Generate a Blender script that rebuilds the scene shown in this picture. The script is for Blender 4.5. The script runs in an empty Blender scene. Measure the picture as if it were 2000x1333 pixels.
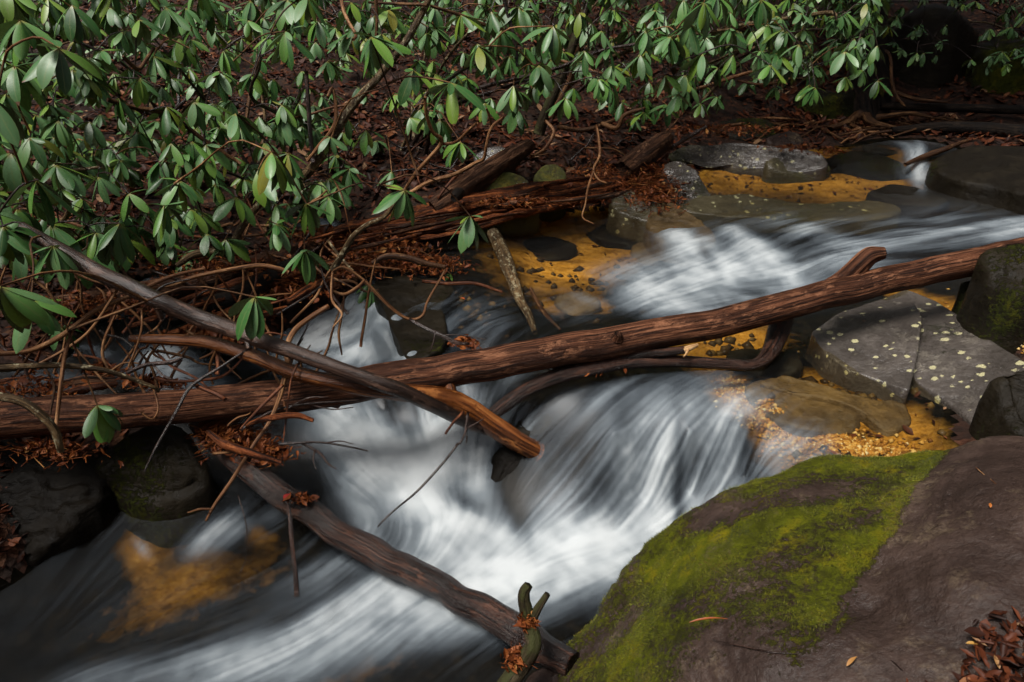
import bpy, math, random
import numpy as np
from mathutils import Vector, Matrix, Euler

S = bpy.context.scene
COL = S.collection
# ------------------------------------------------------------------ camera, sky, sun, exposure
CAM = np.array([0.0, 0.0, 1.7]); PITCH = math.radians(27.0); F = 1333.0
cd = bpy.data.cameras.new('camera'); cam = bpy.data.objects.new('camera', cd); COL.objects.link(cam)
cam.location = CAM; cam.rotation_euler = (math.pi/2 - PITCH, 0, 0)
cd.sensor_width = 36.0; cd.lens = F*36/2000; cd.clip_end = 300; cd.clip_start = 0.02
cd.dof.use_dof = True; cd.dof.focus_distance = 3.4; cd.dof.aperture_fstop = 8.0
S.camera = cam
SUN_EL, SUN_AZ = math.radians(62), math.radians(236)
w = bpy.data.worlds.new('World'); S.world = w; w.use_nodes = True
wt = w.node_tree; bg = wt.nodes['Background']
sky = wt.nodes.new('ShaderNodeTexSky'); sky.sky_type = 'NISHITA'; sky.sun_disc = False
sky.sun_elevation = SUN_EL; sky.sun_rotation = SUN_AZ
sky.air_density = 1.0; sky.dust_density = 5.0; sky.ozone_density = 1.0
hs = wt.nodes.new('ShaderNodeHueSaturation'); hs.inputs['Saturation'].default_value = 0.35
wt.links.new(sky.outputs[0], hs.inputs['Color']); wt.links.new(hs.outputs[0], bg.inputs[0])
bg.inputs[1].default_value = 0.06
sd = bpy.data.lights.new('sun', 'SUN'); sun = bpy.data.objects.new('sun', sd); COL.objects.link(sun)
sd.energy = 2.8; sd.angle = math.radians(22); sd.color = (1.0, 0.96, 0.9)
sun.rotation_euler = (math.pi/2 - SUN_EL, 0, -SUN_AZ + math.pi)
S.view_settings.view_transform = 'Standard'; S.view_settings.look = 'None'
S.view_settings.exposure = 0.80; S.view_settings.gamma = 1.0; S.view_settings.use_curve_mapping = False
S.cycles.max_bounces = 6; S.cycles.diffuse_bounces = 3; S.cycles.transparent_max_bounces = 16
S.cycles.use_denoising = True; S.cycles.denoising_input_passes = 'RGB'
S.cycles.caustics_reflective = False; S.cycles.caustics_refractive = False

# ------------------------------------------------------------------ helpers: points
cP, sP = math.cos(PITCH), math.sin(PITCH)
def ray(px, py):
    a = (px-1000)/F; b = -(py-666.5)/F
    return np.array([a, cP + b*sP, -sP + b*cP])          # forward component 1
def D(px, py, d):   return CAM + ray(px, py)*d
def P(px, py, z):
    r = ray(px, py); return CAM + r*((z-CAM[2])/r[2])
def dep(p):         return float((p[1]-CAM[1])*cP - (p[2]-CAM[2])*sP)
def pix(p):
    d = dep(p); up = (p[1])*sP + (p[2]-CAM[2])*cP
    return 1000 + F*p[0]/d, 666.5 - F*up/d, d

# ------------------------------------------------------------------ helpers: noise
def _h(ix, iy, iz, s):
    h = (ix.astype(np.int64)*374761393 + iy.astype(np.int64)*668265263 + iz.astype(np.int64)*2147483647 + s*1274126177) & 0xffffffff
    h = ((h ^ (h >> 13))*1274126177) & 0xffffffff
    h = ((h ^ (h >> 16))*2246822519) & 0xffffffff
    return ((h ^ (h >> 15)) & 0xffffff)/float(0xffffff)
def vnoise(p, s=0):
    p = np.asarray(p, float); i = np.floor(p); f = p-i; f = f*f*(3-2*f)
    x, y, z = i[:, 0], i[:, 1], i[:, 2]; r = 0
    for a in (0, 1):
        for b in (0, 1):
            for c in (0, 1):
                wgt = (f[:, 0] if a else 1-f[:, 0])*(f[:, 1] if b else 1-f[:, 1])*(f[:, 2] if c else 1-f[:, 2])
                r = r + wgt*_h(x+a, y+b, z+c, s)
    return r*2-1
def fbm(p, o=4, s=0):
    p = np.asarray(p, float); r = 0; a = 1; t = 0
    for k in range(o):
        r = r + a*vnoise(p*(2.03**k)+k*7.3, s+k); t += a; a *= .5
    return r/t
def sstep(a, b, x):
    t = np.clip((x-a)/(b-a), 0, 1); return t*t*(3-2*t)
class RBF:
    def __init__(self, pts):
        self.p = np.array(pts, float); n = len(self.p); xy = self.p[:, :2]
        r = np.linalg.norm(xy[:, None]-xy[None], axis=2)
        A = np.zeros((n+3, n+3)); A[:n, :n] = r - np.eye(n)*0.012
        A[:n, n] = 1; A[:n, n+1:] = xy; A[n:, :n] = A[:n, n:].T
        self.c = np.linalg.solve(A + np.eye(n+3)*1e-9, np.r_[self.p[:, 2], 0, 0, 0])
    def __call__(self, xy):
        xy = np.asarray(xy, float); out = np.empty(len(xy)); n = len(self.p)
        for k in range(0, len(xy), 40000):
            q = xy[k:k+40000]
            r = np.sqrt((q[:, None, 0]-self.p[None, :, 0])**2 + (q[:, None, 1]-self.p[None, :, 1])**2)
            out[k:k+40000] = r@self.c[:n] + self.c[n] + q@self.c[n+1:]
        return out

# ------------------------------------------------------------------ helpers: objects
def tag(o, label=None, cat=None, group=None, kind=None):
    if label: o['label'] = label
    if cat: o['category'] = cat
    if group: o['group'] = group
    if kind: o['kind'] = kind
    return o
def mesh_np(name, v, f, mat, smooth=True, attrs=None):
    me = bpy.data.meshes.new(name); v = np.asarray(v, np.float32)
    if isinstance(f, np.ndarray):
        k = f.shape[1]; nf = len(f)
        me.vertices.add(len(v)); me.vertices.foreach_set('co', v.ravel())
        me.loops.add(nf*k); me.loops.foreach_set('vertex_index', f.astype(np.int32).ravel())
        me.polygons.add(nf); me.polygons.foreach_set('loop_start', np.arange(0, nf*k, k, dtype=np.int32))
        me.polygons.foreach_set('loop_total', np.full(nf, k, np.int32)); me.update(calc_edges=True)
    else:
        me.from_pydata([tuple(map(float, q)) for q in v], [], f)
    if smooth: me.polygons.foreach_set('use_smooth', np.ones(len(me.polygons), bool))
    for nm, arr in (attrs or {}).items():
        arr = np.asarray(arr, np.float32)
        if arr.ndim == 1:
            a = me.attributes.new(nm, 'FLOAT', 'POINT'); a.data.foreach_set('value', arr)
        else:
            a = me.attributes.new(nm, 'FLOAT_VECTOR', 'POINT'); a.data.foreach_set('vector', arr.ravel())
    if mat: me.materials.append(mat)
    me.update(); return me
def link(name, me, parent=None, loc=None):
    o = bpy.data.objects.new(name, me); COL.objects.link(o)
    if parent is not None: o.parent = parent
    if loc is not None: o.location = loc
    return o
def grid_faces(nr, nc, wrap=False):
    c = nc if wrap else nc-1
    i, j = np.meshgrid(np.arange(nr-1), np.arange(c), indexing='ij'); j2 = (j+1) % nc
    return np.stack([i*nc+j, i*nc+j2, (i+1)*nc+j2, (i+1)*nc+j], -1).reshape(-1, 4)
def spline(pts, n):
    pts = np.asarray(pts, float)
    if len(pts) == 2: return pts[0] + (pts[1]-pts[0])*np.linspace(0, 1, n)[:, None]
    q = np.vstack([2*pts[0]-pts[1], pts, 2*pts[-1]-pts[-2]])
    out = []
    for u in np.linspace(0, len(pts)-1-1e-9, n):
        k = int(u); t = u-k; a, b, c, d = q[k:k+4]
        out.append(.5*(2*b+(c-a)*t+(2*a-5*b+4*c-d)*t*t+(3*b-a-3*c+d)*t**3))
    return np.array(out)

_SEED = [100]
def tube_geo(pts, rad, segs=8, n=None, amp=0.08, wob=0.0, groove=0.0, seed=None, flat=1.0):
    """a tapered, uneven limb along pts; returns verts, faces, bark coordinates"""
    if seed is None: _SEED[0] += 1; seed = _SEED[0]
    n = n or max(4, 4*(len(pts)-1)+1)
    c = spline(pts, n); rad = np.asarray(rad, float)
    r = np.interp(np.linspace(0, 1, n), np.linspace(0, 1, len(rad)), rad)
    if wob:
        ph = np.linspace(0, 1, n)[:, None]*np.array([[n/6.0, 0, 0]])
        for k in range(3):
            c[:, k] += wob*vnoise(ph + k*17.7 + seed*3.1, seed)*np.sin(np.linspace(0, math.pi, n))**.5
    L = np.r_[0, np.cumsum(np.linalg.norm(np.diff(c, axis=0), axis=1))]
    t = np.gradient(c, axis=0); t /= np.linalg.norm(t, axis=1)[:, None]+1e-12
    u = np.cross(t[0], [0, 0, 1.0]);
    if np.linalg.norm(u) < 1e-3: u = np.array([1.0, 0, 0])
    u /= np.linalg.norm(u); fr = []
    for k in range(n):
        u = u - t[k]*np.dot(u, t[k]); u /= np.linalg.norm(u)+1e-12; fr.append((u.copy(), np.cross(t[k], u)))
    th = np.linspace(0, 2*math.pi, segs, endpoint=False); ct, st = np.cos(th), np.sin(th)
    V = []; B = []
    for k in range(n):
        rr = r[k]
        kk = np.stack([ct*2.2, st*2.2, np.full(segs, L[k]*4/max(.01, rad.mean()*12))], 1)
        m = 1 + amp*fbm(kk, 3, seed)
        if groove:
            g = np.stack([ct*8, st*8, np.full(segs, L[k]*2.2)], 1)
            m = m + groove*(vnoise(g, seed+5) + .6*vnoise(g*[2.1, 2.1, 1.6], seed+9))
        V.append(c[k] + rr*m[:, None]*(ct[:, None]*fr[k][0]*flat + st[:, None]*fr[k][1]))
        B.append(np.stack([ct*rad.mean()*1.0, st*rad.mean()*1.0, np.full(segs, L[k])], 1))
    nv = n*segs
    V.append(c[:1] - t[:1]*r[0]*.25); V.append(c[-1:] + t[-1:]*r[-1]*.35)
    B.append([[0, 0, -.01]]); B.append([[0, 0, L[-1]]])
    V = np.vstack(V); B = np.vstack(B)
    f = grid_faces(n, segs, True)[:, ::-1].tolist()
    for j in range(segs):
        f.append([nv, (j+1) % segs, j]); f.append([nv+1, (n-1)*segs+j, (n-1)*segs+(j+1) % segs])
    return V, f, B+seed*1.37
def tube(name, pts, rad, mat, parent=None, base=None, **k):
    V, f, B = tube_geo(pts, rad, **k)
    o0 = np.asarray(base if base is not None else pts[0], float)
    me = mesh_np(name, V-o0, f, mat, attrs={'bark': B})
    return link(name, me, parent, None if parent is not None else tuple(o0))
def path(pp, d0, d1=None):
    """pixels and camera distances -> points in the place"""
    d1 = d0 if d1 is None else d1; n = len(pp)
    return [D(x, y, d0+(d1-d0)*k/(n-1)) for k, (x, y) in enumerate(pp)]
def rpx(wpx, d): return .5*wpx*d/F

# ------------------------------------------------------------------ materials
class NT:
    def __init__(self, name):
        self.m = bpy.data.materials.new(name); self.m.use_nodes = True; self.t = self.m.node_tree
        self.b = self.t.nodes['Principled BSDF']; self.out = self.t.nodes['Material Output']
    def n(self, ty, **k):
        nd = self.t.nodes.new('ShaderNode'+ty)
        for a, v in k.items():
            if a in nd.inputs.keys():
                s = nd.inputs[a]
                if isinstance(v, bpy.types.NodeSocket): self.t.links.new(v, s)
                else: s.default_value = v
            else: setattr(nd, a, v)
        return nd
    def l(self, a, b): self.t.links.new(a, b)
    def attr(self, nm): return self.n('Attribute', attribute_name=nm)
    def noise(self, vec, scale, detail=4, rough=.6): return self.n('TexNoise', Vector=vec, Scale=scale, Detail=detail, Roughness=rough).outputs[0]
    def ramp(self, fac, stops):
        r = self.n('ValToRGB'); self.l(fac, r.inputs[0]); e = r.color_ramp.elements
        while len(e) < len(stops): e.new(.5)
        for k, (p, c) in enumerate(stops):
            e[k].position = p; e[k].color = (*c, 1) if len(c) == 3 else c
        return r.outputs[0]
    def mix(self, fac, a, b, mode='MIX'):
        m = self.n('MixRGB', blend_type=mode)
        for s, v in zip(m.inputs, (fac, a, b)):
            if isinstance(v, bpy.types.NodeSocket): self.l(v, s)
            elif isinstance(v, (int, float)): s.default_value = v if s.type == 'VALUE' else (v, v, v, 1)
            else: s.default_value = (*v, 1) if len(v) == 3 else v
        return m.outputs[0]
    def math(self, op, a, b=0.0, clamp=False):
        m = self.n('Math', operation=op, use_clamp=clamp)
        for s, v in zip(m.inputs, (a, b)):
            if isinstance(v, bpy.types.NodeSocket): self.l(v, s)
            else: s.default_value = v
        return m.outputs[0]
    def vscale(self, v, s): 
        m = self.n('VectorMath', operation='MULTIPLY'); self.l(v, m.inputs[0]); m.inputs[1].default_value = s; return m.outputs[0]
    def bump(self, h, st, dist=.01, prev=None):
        b = self.n('Bump', Strength=st, Distance=dist); self.l(h, b.inputs['Height'])
        if prev is not None: self.l(prev, b.inputs['Normal'])
        return b.outputs[0]
    def set(self, **k):
        for a, v in k.items():
            s = self.b.inputs[a.replace('_', ' ')]
            if isinstance(v, bpy.types.NodeSocket): self.l(v, s)
            elif s.type == 'RGBA' and len(v) == 3: s.default_value = (*v, 1)
            else: s.default_value = v
        return self

def wood(name, dark, mid, light, rough=.55, scale=1.0, st=.8, spec=.5, lichen=None, moss=None):
    n = NT(name); v = n.attr('bark').outputs['Vector']
    g = n.vscale(v, (95*scale, 95*scale, 2.4*scale)); a = n.noise(g, 1.0, 8, .68)
    fine = n.noise(n.vscale(v, (240*scale, 240*scale, 11*scale)), 1.0, 4, .6)
    blot = n.noise(n.vscale(v, (11, 11, 3)), 1.0, 5)
    c = n.ramp(a, [(.38, tuple(x*.4 for x in dark)), (.45, dark), (.54, mid), (.68, light)])
    c = n.mix(n.math('MULTIPLY', fine, .6), c, n.mix(.6, c, (0.006, .004, .003)))
    c = n.mix(n.ramp(blot, [(.45, (0, 0, 0)), (.62, (.8, .8, .8))]), c, dark)
    pk = n.noise(n.vscale(v, (26, 26, 7)), 1.0, 7, .75); c = n.mix(n.ramp(pk, [(.54, (0,)*3), (.60, (.6,)*3)]), c, light); c = n.mix(n.ramp(pk, [(.33, (.8,)*3), (.39, (0,)*3)]), c, dark)
    if lichen:
        k = n.noise(n.vscale(v, (55, 55, 30)), 1.0, 5, .7)
        c = n.mix(n.ramp(k, [(.55, (0, 0, 0)), (.62, (.85,)*3)]), c, lichen)
    if moss:
        geo = n.n('NewGeometry'); k = n.noise(n.vscale(v, (14, 14, 8)), 1.0, 5, .7)
        up = n.n('SeparateXYZ', Vector=geo.outputs['Normal']).outputs[2]
        c = n.mix(n.ramp(n.math('ADD', n.math('MULTIPLY', up, .22), k), [(.55, (0, 0, 0)), (.68, (.9,)*3)]), c, moss)
    rg = n.ramp(blot, [(.35, (rough+.18,)*3), (.65, (max(.12, rough-.12),)*3)])
    b = n.bump(a, st, .012); b = n.bump(pk, st*.7, .02, b); b = n.bump(fine, .5, .003, b)
    n.set(Base_Color=c, Roughness=rg, Normal=b); n.b.inputs['Specular IOR Level'].default_value = spec*.3
    if rough < .4: n.set(Coat_Weight=.35, Coat_Roughness=.2, Coat_Normal=b)
    return n.m
M = {}
M['log'] = wood('log_wood', (0.022, 0.007, 0.003), (0.135, 0.048, 0.022), (0.3, 0.13, 0.066), .55, 1.0, 1.0)
M['grey'] = wood('grey_branch_bark', (0.014, 0.008, 0.006), (0.058, 0.03, 0.02), (0.15, 0.085, 0.06), .38, .8, .5)
M['orange'] = wood('peeled_branch_wood', (0.05, 0.014, 0.003), (0.22, 0.066, 0.015), (0.4, 0.15, 0.04), .36, .8, .5)
M['wet'] = wood('wet_dark_bark', (0.007, 0.003, 0.002), (0.036, 0.013, 0.007), (0.11, 0.045, 0.025), .34, 1.2, 1.0, .55)
M['rotten'] = wood('rotten_red_wood', (0.02, 0.005, 0.0015), (0.17, 0.042, 0.01), (0.36, 0.115, 0.034), .5, 1.0, 1.2)
M['deadlog'] = wood('weathered_log_wood', (0.02, 0.008, 0.004), (0.1, 0.042, 0.02), (0.25, 0.125, 0.068), .6, 1.0, 1.2)
M['tan'] = wood('tan_twig_bark', (0.08, 0.03, 0.012), (0.24, 0.11, 0.042), (0.4, 0.215, 0.1), .5, 2.0, .4)
M['lich'] = wood('lichened_stem_bark', (.03, .018, .008), (.12, .07, .03), (.2, .13, .06), .6, 1.5, .6, lichen=(.30, .26, .16))
M['dtwig'] = wood('dark_twig_bark', (.008, .005, .004), (.035, .018, .013), (.08, .045, .035), .35, 2.0, .5)
M['rtwig'] = wood('red_twig_bark', (.04, .012, .005), (.14, .042, .016), (.26, .09, .035), .45, 2.0, .5)
M['mossw'] = wood('mossy_stick_bark', (.02, .014, .006), (.042, .030, .015), (.085, .062, .034), .7, 1.2, .8, moss=(.034, .036, .010))
M['tree'] = wood('dark_tree_bark', (.004, .0025, .002), (.013, .008, .005), (.034, .021, .013), .7, .5, 1.2)
M['root'] = wood('root_bark', (0.026, 0.01, 0.004), (0.115, 0.052, 0.02), (0.22, 0.11, 0.045), .55, 1.5, .6)
M['fresh'] = wood('fresh_split_wood', (.35, .19, .08), (.55, .33, .15), (.7, .5, .28), .6, 2, .3)

def rockmat(name, c1, c2, c3, rough=.45, moss=None, lichen=None, gold=None, sc=1.0, bst=.6, scale_l=18, coat=0.0, lich_t=.62, spec=.35, spk=None):
    n = NT(name); pos = n.n('NewGeometry').outputs['Position']; 
    a = n.noise(pos, 3.2*sc, 8, .62); b = n.noise(pos, 17*sc, 6, .65); f = n.noise(pos, 95, 5, .7)
    strat = n.noise(n.vscale(pos, (5*sc, 5*sc, 34*sc)), 1.0, 4, .5)
    c = n.ramp(a, [(.33, c1), (.5, c2), (.67, c3)])
    c = n.mix(n.ramp(b, [(.38, (.8,)*3), (.6, (0, 0, 0))]), c, n.mix(.55, c, c1))
    c = n.mix(.35, c, n.ramp(f, [(.3, c1), (.75, c3)]))
    bm = n.bump(a, bst, .05); bm = n.bump(b, bst, .015, bm); bm = n.bump(strat, bst*.5, .012, bm); bm = n.bump(f, bst*.8, .006, bm)
    rg = n.ramp(b, [(.3, (max(.1, rough-.16),)*3), (.7, (min(1, rough+.2),)*3)])
    if lichen:
        vo = n.n('TexVoronoi', Vector=pos, Scale=scale_l); vd = n.math('ADD', vo.outputs['Distance'], n.math('MULTIPLY', n.noise(pos, 75, 6, .85), .95))
        pick = n.n('SeparateColor', Color=vo.outputs['Color']).outputs[0]
        reg = n.noise(pos, 3.6, 4, .6)
        k = n.math('MULTIPLY', n.math('LESS_THAN', vd, n.math('MULTIPLY', n.math('POWER', pick, 2.2), 1.0)), n.math('GREATER_THAN', n.math('ADD', n.math('MULTIPLY', pick, .55), n.math('MULTIPLY', reg, 1.3)), lich_t+.55))
        c = n.mix(n.math('MULTIPLY', k, .8), c, n.mix(n.noise(pos, 140, 2), lichen, tuple(x*.62 for x in lichen)))
        rg = n.mix(k, rg, (.8,)*3)
    if moss:
        mk = n.attr('moss').outputs['Fac']
        mn = n.noise(pos, 48, 8, .75); mk2 = n.math('ADD', mk, n.math('MULTIPLY', n.math('SUBTRACT', mn, .5), 1.5))
        mm = n.ramp(mk2, [(.44, (0, 0, 0)), (.56, (.55,)*3), (.74, (1, 1, 1))])
        big = n.noise(pos, 7, 5, .7)
        mc = n.ramp(big, [(.32, tuple(x*.35 for x in moss)), (.5, moss), (.68, (moss[0]*2.1, moss[1]*1.55, moss[2]*1.0))])
        mc = n.mix(n.ramp(n.noise(pos, 260, 3, .7), [(.3, (.75,)*3), (.6, (0, 0, 0))]), mc, tuple(x*.25 for x in moss))
        c = n.mix(mm, c, mc); rg = n.mix(mm, rg, (.9,)*3)
        bm = n.bump(n.math('MULTIPLY', mm, n.math('ADD', .4, n.noise(pos, 150, 6, .8))), .9, .012, bm)
    sp = n.noise(pos, 210, 3, .8); c = n.mix(n.ramp(sp, [(.60, (0,)*3), (.74, (.4,)*3)]), c, tuple(min(.5, x*2.0) for x in c3))
    if not moss or spk: c = n.mix(n.math('MULTIPLY', n.ramp(n.noise(pos, 3.1, 10, .74), [(.54, (0,)*3), (.66, (.9,)*3)]), n.ramp(f, [(.4, (.1,)*3), (.6, (1,)*3)])), c, spk or c3)
    n.b.inputs['Specular IOR Level'].default_value = spec
    n.set(Base_Color=c, Roughness=rg, Normal=bm)
    if coat: n.set(Coat_Weight=n.math('MULTIPLY', n.math('SUBTRACT', 1.0, mm), coat) if moss else coat, Coat_Roughness=.18, Coat_Normal=bm)
    return n.m
M['boulder'] = rockmat('mossy_boulder_stone', (.009, .005, .004), (.031, .0185, .0145), (.072, .046, .036), .55, coat=.28, spec=.1, spk=(.125, .092, .056), bst=.7, moss=(.105, .115, .005), lichen=(.5, .5, .38), scale_l=26, lich_t=.95)
M['bare'] = rockmat('bare_purple_stone', (.008, .0045, .004), (.024, .0145, .012), (.060, .038, .029), .48, moss=(.055, .055, .01), sc=.8, spk=(.12, .085, .048), bst=.5, spec=.18)
M['slab'] = rockmat('grey_slab_stone', (.018, .0145, .012), (.052, .043, .037), (.115, .098, .086), .22, moss=(.05, .06, .012), lichen=(.52, .48, .26), scale_l=25, coat=.6, lich_t=.30, spk=(.21, .185, .15))
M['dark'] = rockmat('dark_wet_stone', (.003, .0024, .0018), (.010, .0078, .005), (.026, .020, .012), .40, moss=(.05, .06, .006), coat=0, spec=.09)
M['olive'] = rockmat('olive_creek_stone', (.018, .014, .007), (.055, .044, .022), (.12, .10, .055), .34, moss=(.08, .085, .012), lichen=(.45, .42, .22), scale_l=22, coat=.3)
M['brownst'] = rockmat('submerged_brown_stone', (.02, .012, .005), (.075, .045, .016), (.16, .10, .035), .5, sc=1.3)
M['black'] = rockmat('black_bank_stone', (.0015, .0012, .001), (.005, .004, .003), (.013, .010, .007), .42, moss=(.15, .14, .02), spec=.06)
# ------------------------------------------------------------------ the lie of the land
WPX = [(1760,284,.44),(1800,290,.43),(1830,286,.44),(1650,262,.33),(1900,262,.34),(2000,270,.34),(2120,290,.34),(1800,262,.38),(1740,262,.38),(1800,350,.225),(1850,362,.22),(1760,345,.225),(1450,335,.22),(1700,350,.22),(1900,400,.2),(2000,400,.2),
 (2000,450,.18),(1700,430,.17),(1500,420,.17),(1350,400,.15),(2300,430,.3),(1450,448,.16),(1560,485,.13),(1660,525,.11),(1800,490,.14),
 (1290,575,-.01),(1400,585,-.01),(1560,568,.0),(1330,470,.08),(1400,515,.05),(1050,450,0),(1200,420,.01),(1000,560,-.01),(1100,620,-.02),(1250,600,-.01),(1450,660,-.02),(1300,690,-.02),
 (1500,760,-.03),(1700,800,-.03),(1800,880,-.03),(1620,850,-.03),(1900,700,-.02),(1640,885,-.05),(1750,900,-.06),
 (980,690,-.04),(850,580,-.02),(960,640,-.03),(900,700,-.05),(745,550,-.02),(800,690,-.06),(770,620,-.03),(720,600,-.16),(770,705,-.22),
 (700,650,-.25),(600,650,-.27),(690,710,-.28),(640,720,-.29),(500,700,-.28),(350,690,-.10),(350,735,-.17),(200,720,-.18),(50,740,-.2),(300,560,-.03),(620,430,.04),(-200,720,-.15),
 (600,830,-.34),(750,800,-.33),(850,830,-.37),(700,950,-.45),(850,950,-.46),(900,1050,-.52),(980,880,-.38),(930,760,-.28),
 (1010,750,-.06),(1100,750,-.05),(1200,765,-.05),(1350,785,-.05),(1450,815,-.06),(1560,865,-.07),
 (1000,1045,-.52),(1100,1040,-.51),(1200,1035,-.51),(1300,1040,-.51),(1340,965,-.42),(1450,935,-.32),(1550,915,-.22),
 (1150,900,-.26),(1300,900,-.24),(1060,900,-.32),(1200,845,-.13),(1350,845,-.12),(1250,970,-.42),
 (1100,1120,-.55),(1200,1180,-.56),(1000,1250,-.58),(800,1200,-.58),(600,1200,-.6),(600,1330,-.62),(300,1300,-.66),(100,1300,-.68),(0,1200,-.66),
 (200,1100,-.62),(400,1050,-.56),(300,1000,-.55),(550,1000,-.53),(150,1000,-.56),(600,920,-.46),(450,960,-.5)]
WP = [tuple(P(*q)) for q in WPX]
WALL = WP + [(-2,.6,-.74),(0,.6,-.72),(2,.6,-.7),(-4.5,1.5,-.75),(-4.5,3.5,-.4)]
WS = RBF(WALL)
deepW = RBF([(p[0], p[1], d) for p, d in zip(WP, [.14]*len(WP))])
GP = [(p[0], p[1], p[2]-d) for p, d in zip(WALL, [.08 if (q < len(WPX) and (WPX[q][1] < 420 or (WPX[q][0] > 1400 and 700 < WPX[q][1] < 900))) else .27 if (q < len(WPX) and (430 < WPX[q][0] < 1500 and 780 < WPX[q][1] < 1060 or 900 < WPX[q][0] < 1300 and 740 < WPX[q][1] < 781)) else .15 for q in range(len(WALL))])]
for q in [(1310,285,.36),(1500,272,.39),(1680,258,.46),(1790,256,.47),(1900,258,.50),(2000,264,.52),(2120,282,.53),(2100,560,.45),(2060,640,.25),(2150,800,.25),(2050,720,.1),
          (1200,345,.3),(1000,375,.22),(800,405,.16),(640,405,.12),(400,480,.12),(200,540,.08),(-50,600,.02),(200,640,-.12),(60,660,-.02),(560,560,.0),(480,610,-.08),(660,560,-.06),(700,520,0.0),(780,480,.03),(880,520,-.0),
          (1000,330,.34),(800,330,.34),(500,330,.34),(200,330,.36),(-200,420,.3),(300,430,.2),(1000,270,.5),(700,270,.5),(1400,246,.44),(1650,232,.46),(1950,232,.49),(1680,212,.50),
          (90,850,-.28),(300,840,-.3),(0,960,-.38),(120,900,-.36),(0,1080,-.5),(-200,900,-.2),(-300,1100,-.4),(240,800,-.22),(450,860,-.55),
          (1850,1260,.22),(2000,1150,.25),(2000,1320,.28),(1600,1320,.02),(1900,1000,-.02),(2200,1000,.2)]:
    GP.append(tuple(P(*q)))
GP += [(-9,8.6,1.15),(-6,7.2,.75),(-3,7.8,.8),(0,8.5,.85),(3,8.7,.72),(6,8.7,.85),(9,8.0,1.2),(-9,10,1.8),(-3,10,1.75),(3,10,1.75),(9,10,1.9),
       (-10,13,3.2),(0,13,3.2),(10,13,3.3),(-12,18,6),(0,18,6),(12,18,6),(-18,12,3.5),(18,12,3.5),(-8,4,.5),(-10,1,.4),(-6,0,-.3),(8,4,.7),(8,1,.5),(3,.5,.3),(1.5,.3,.25),(0,-.6,.1),(3,-1,.3),(-3,-1,-.4),(9,-1,.5),(-18,-1,6),(18,-1,6),(14,22,11),(-14,22,11),(0,24,12),(-12,3,3.2),(12,3,3),(-16,5,6.5),(16,5,6.5),(-22,5,12),(22,5,12),(-21,14,12),(21,14,12),(-6,-5,1.2),(0,-5,1.5),(6,-5,1.8),(-9,-11,5),(0,-11,5.5),(9,-11,5.5),(-16,-10,8),(16,-10,8),(-20,-20,14),(0,-21,14),(20,-20,14),(-22,-8,13),(22,-8,13),(0,30,17),(-22,28,17),(22,28,17)]  # outer slopes, mostly unseen, raised all round to cut light from the horizon
GS = RBF(GP)
def gz(xy):
    xy = np.atleast_2d(np.asarray(xy, float)); z = GS(xy); p3 = np.c_[xy, np.zeros(len(xy))]
    return z + .035*fbm(p3*2.1, 4, 3) + .02*fbm(p3*7, 3, 8)*sstep(.4, 2, xy[:, 1])
def wz(xy): return WS(xy)
_T = np.r_[np.linspace(.9, 5, 500), np.linspace(5.02, 14, 350)]
def hit(fn, px, py):
    q = CAM + ray(px, py)*_T[:, None]; below = q[:, 2] < fn(q[:, :2]); k = int(np.argmax(below)) if below.any() else len(_T)-1
    return q[k]

# ------------------------------------------------------------------ materials of the land and of the water
def ground_mat():
    n = NT('leaf_litter_floor'); pos = n.n('NewGeometry').outputs['Position']
    vo = n.n('TexVoronoi', Vector=n.vscale(pos, (1, 1, 1)), Scale=24); cc = n.n('SeparateColor', Color=vo.outputs['Color']).outputs[0]
    a = n.noise(pos, 3, 5); c = n.ramp(cc, [(0, (.006, .002, .001)), (.5, (.028, .009, .004)), (.85, (.07, .023, .010)), (1, (.11, .045, .02))])
    c = n.mix(n.ramp(a, [(.4, (.8,)*3), (.65, (.1,)*3)]), c, (.014, .008, .005))
    n.b.inputs['Specular IOR Level'].default_value = .2
    n.set(Base_Color=c, Roughness=(.8), Normal=n.bump(n.math('ADD', vo.outputs['Distance'], n.noise(pos, 60, 4)), .9, .02))
    return n.m
def bed_mat():
    n = NT('stream_bed_sand'); pos = n.n('NewGeometry').outputs['Position']; g = n.attr('gold').outputs['Fac']
    nz = n.noise(pos, 9, 7, .65); f = n.noise(pos, 70, 4, .6)
    k = n.ramp(n.math('ADD', g, n.math('MULTIPLY', n.math('SUBTRACT', nz, .5), .62)), [(.20, (0,)*3), (1.0, (1,)*3)])
    sand = n.ramp(n.math('ADD', n.math('MULTIPLY', f, .5), n.math('MULTIPLY', n.noise(pos, 20, 4), .5)), [(.33, (.17, .078, .010)), (.5, (.40, .20, .030)), (.68, (.54, .32, .08))])
    sand = n.mix(.85, sand, n.ramp(n.noise(n.vscale(pos, (3.5, 11, 5)), 1.0, 6, .7), [(.34, (.30, .25, .19)), (.45, (.80, .76, .70)), (.66, (1.35, 1.3, 1.2))]), 'MULTIPLY')
    dk = n.ramp(n.noise(pos, 14, 6), [(.35, (.0015, .0014, .0012)), (.55, (.0045, .0038, .0026)), (.75, (.014, .0105, .006))])
    n.b.inputs['Specular IOR Level'].default_value = .0
    n.set(Base_Color=n.mix(k, dk, sand), Roughness=.7, Normal=n.bump(nz, .6, .02, n.bump(f, .4, .004)))
    return n.m
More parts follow.
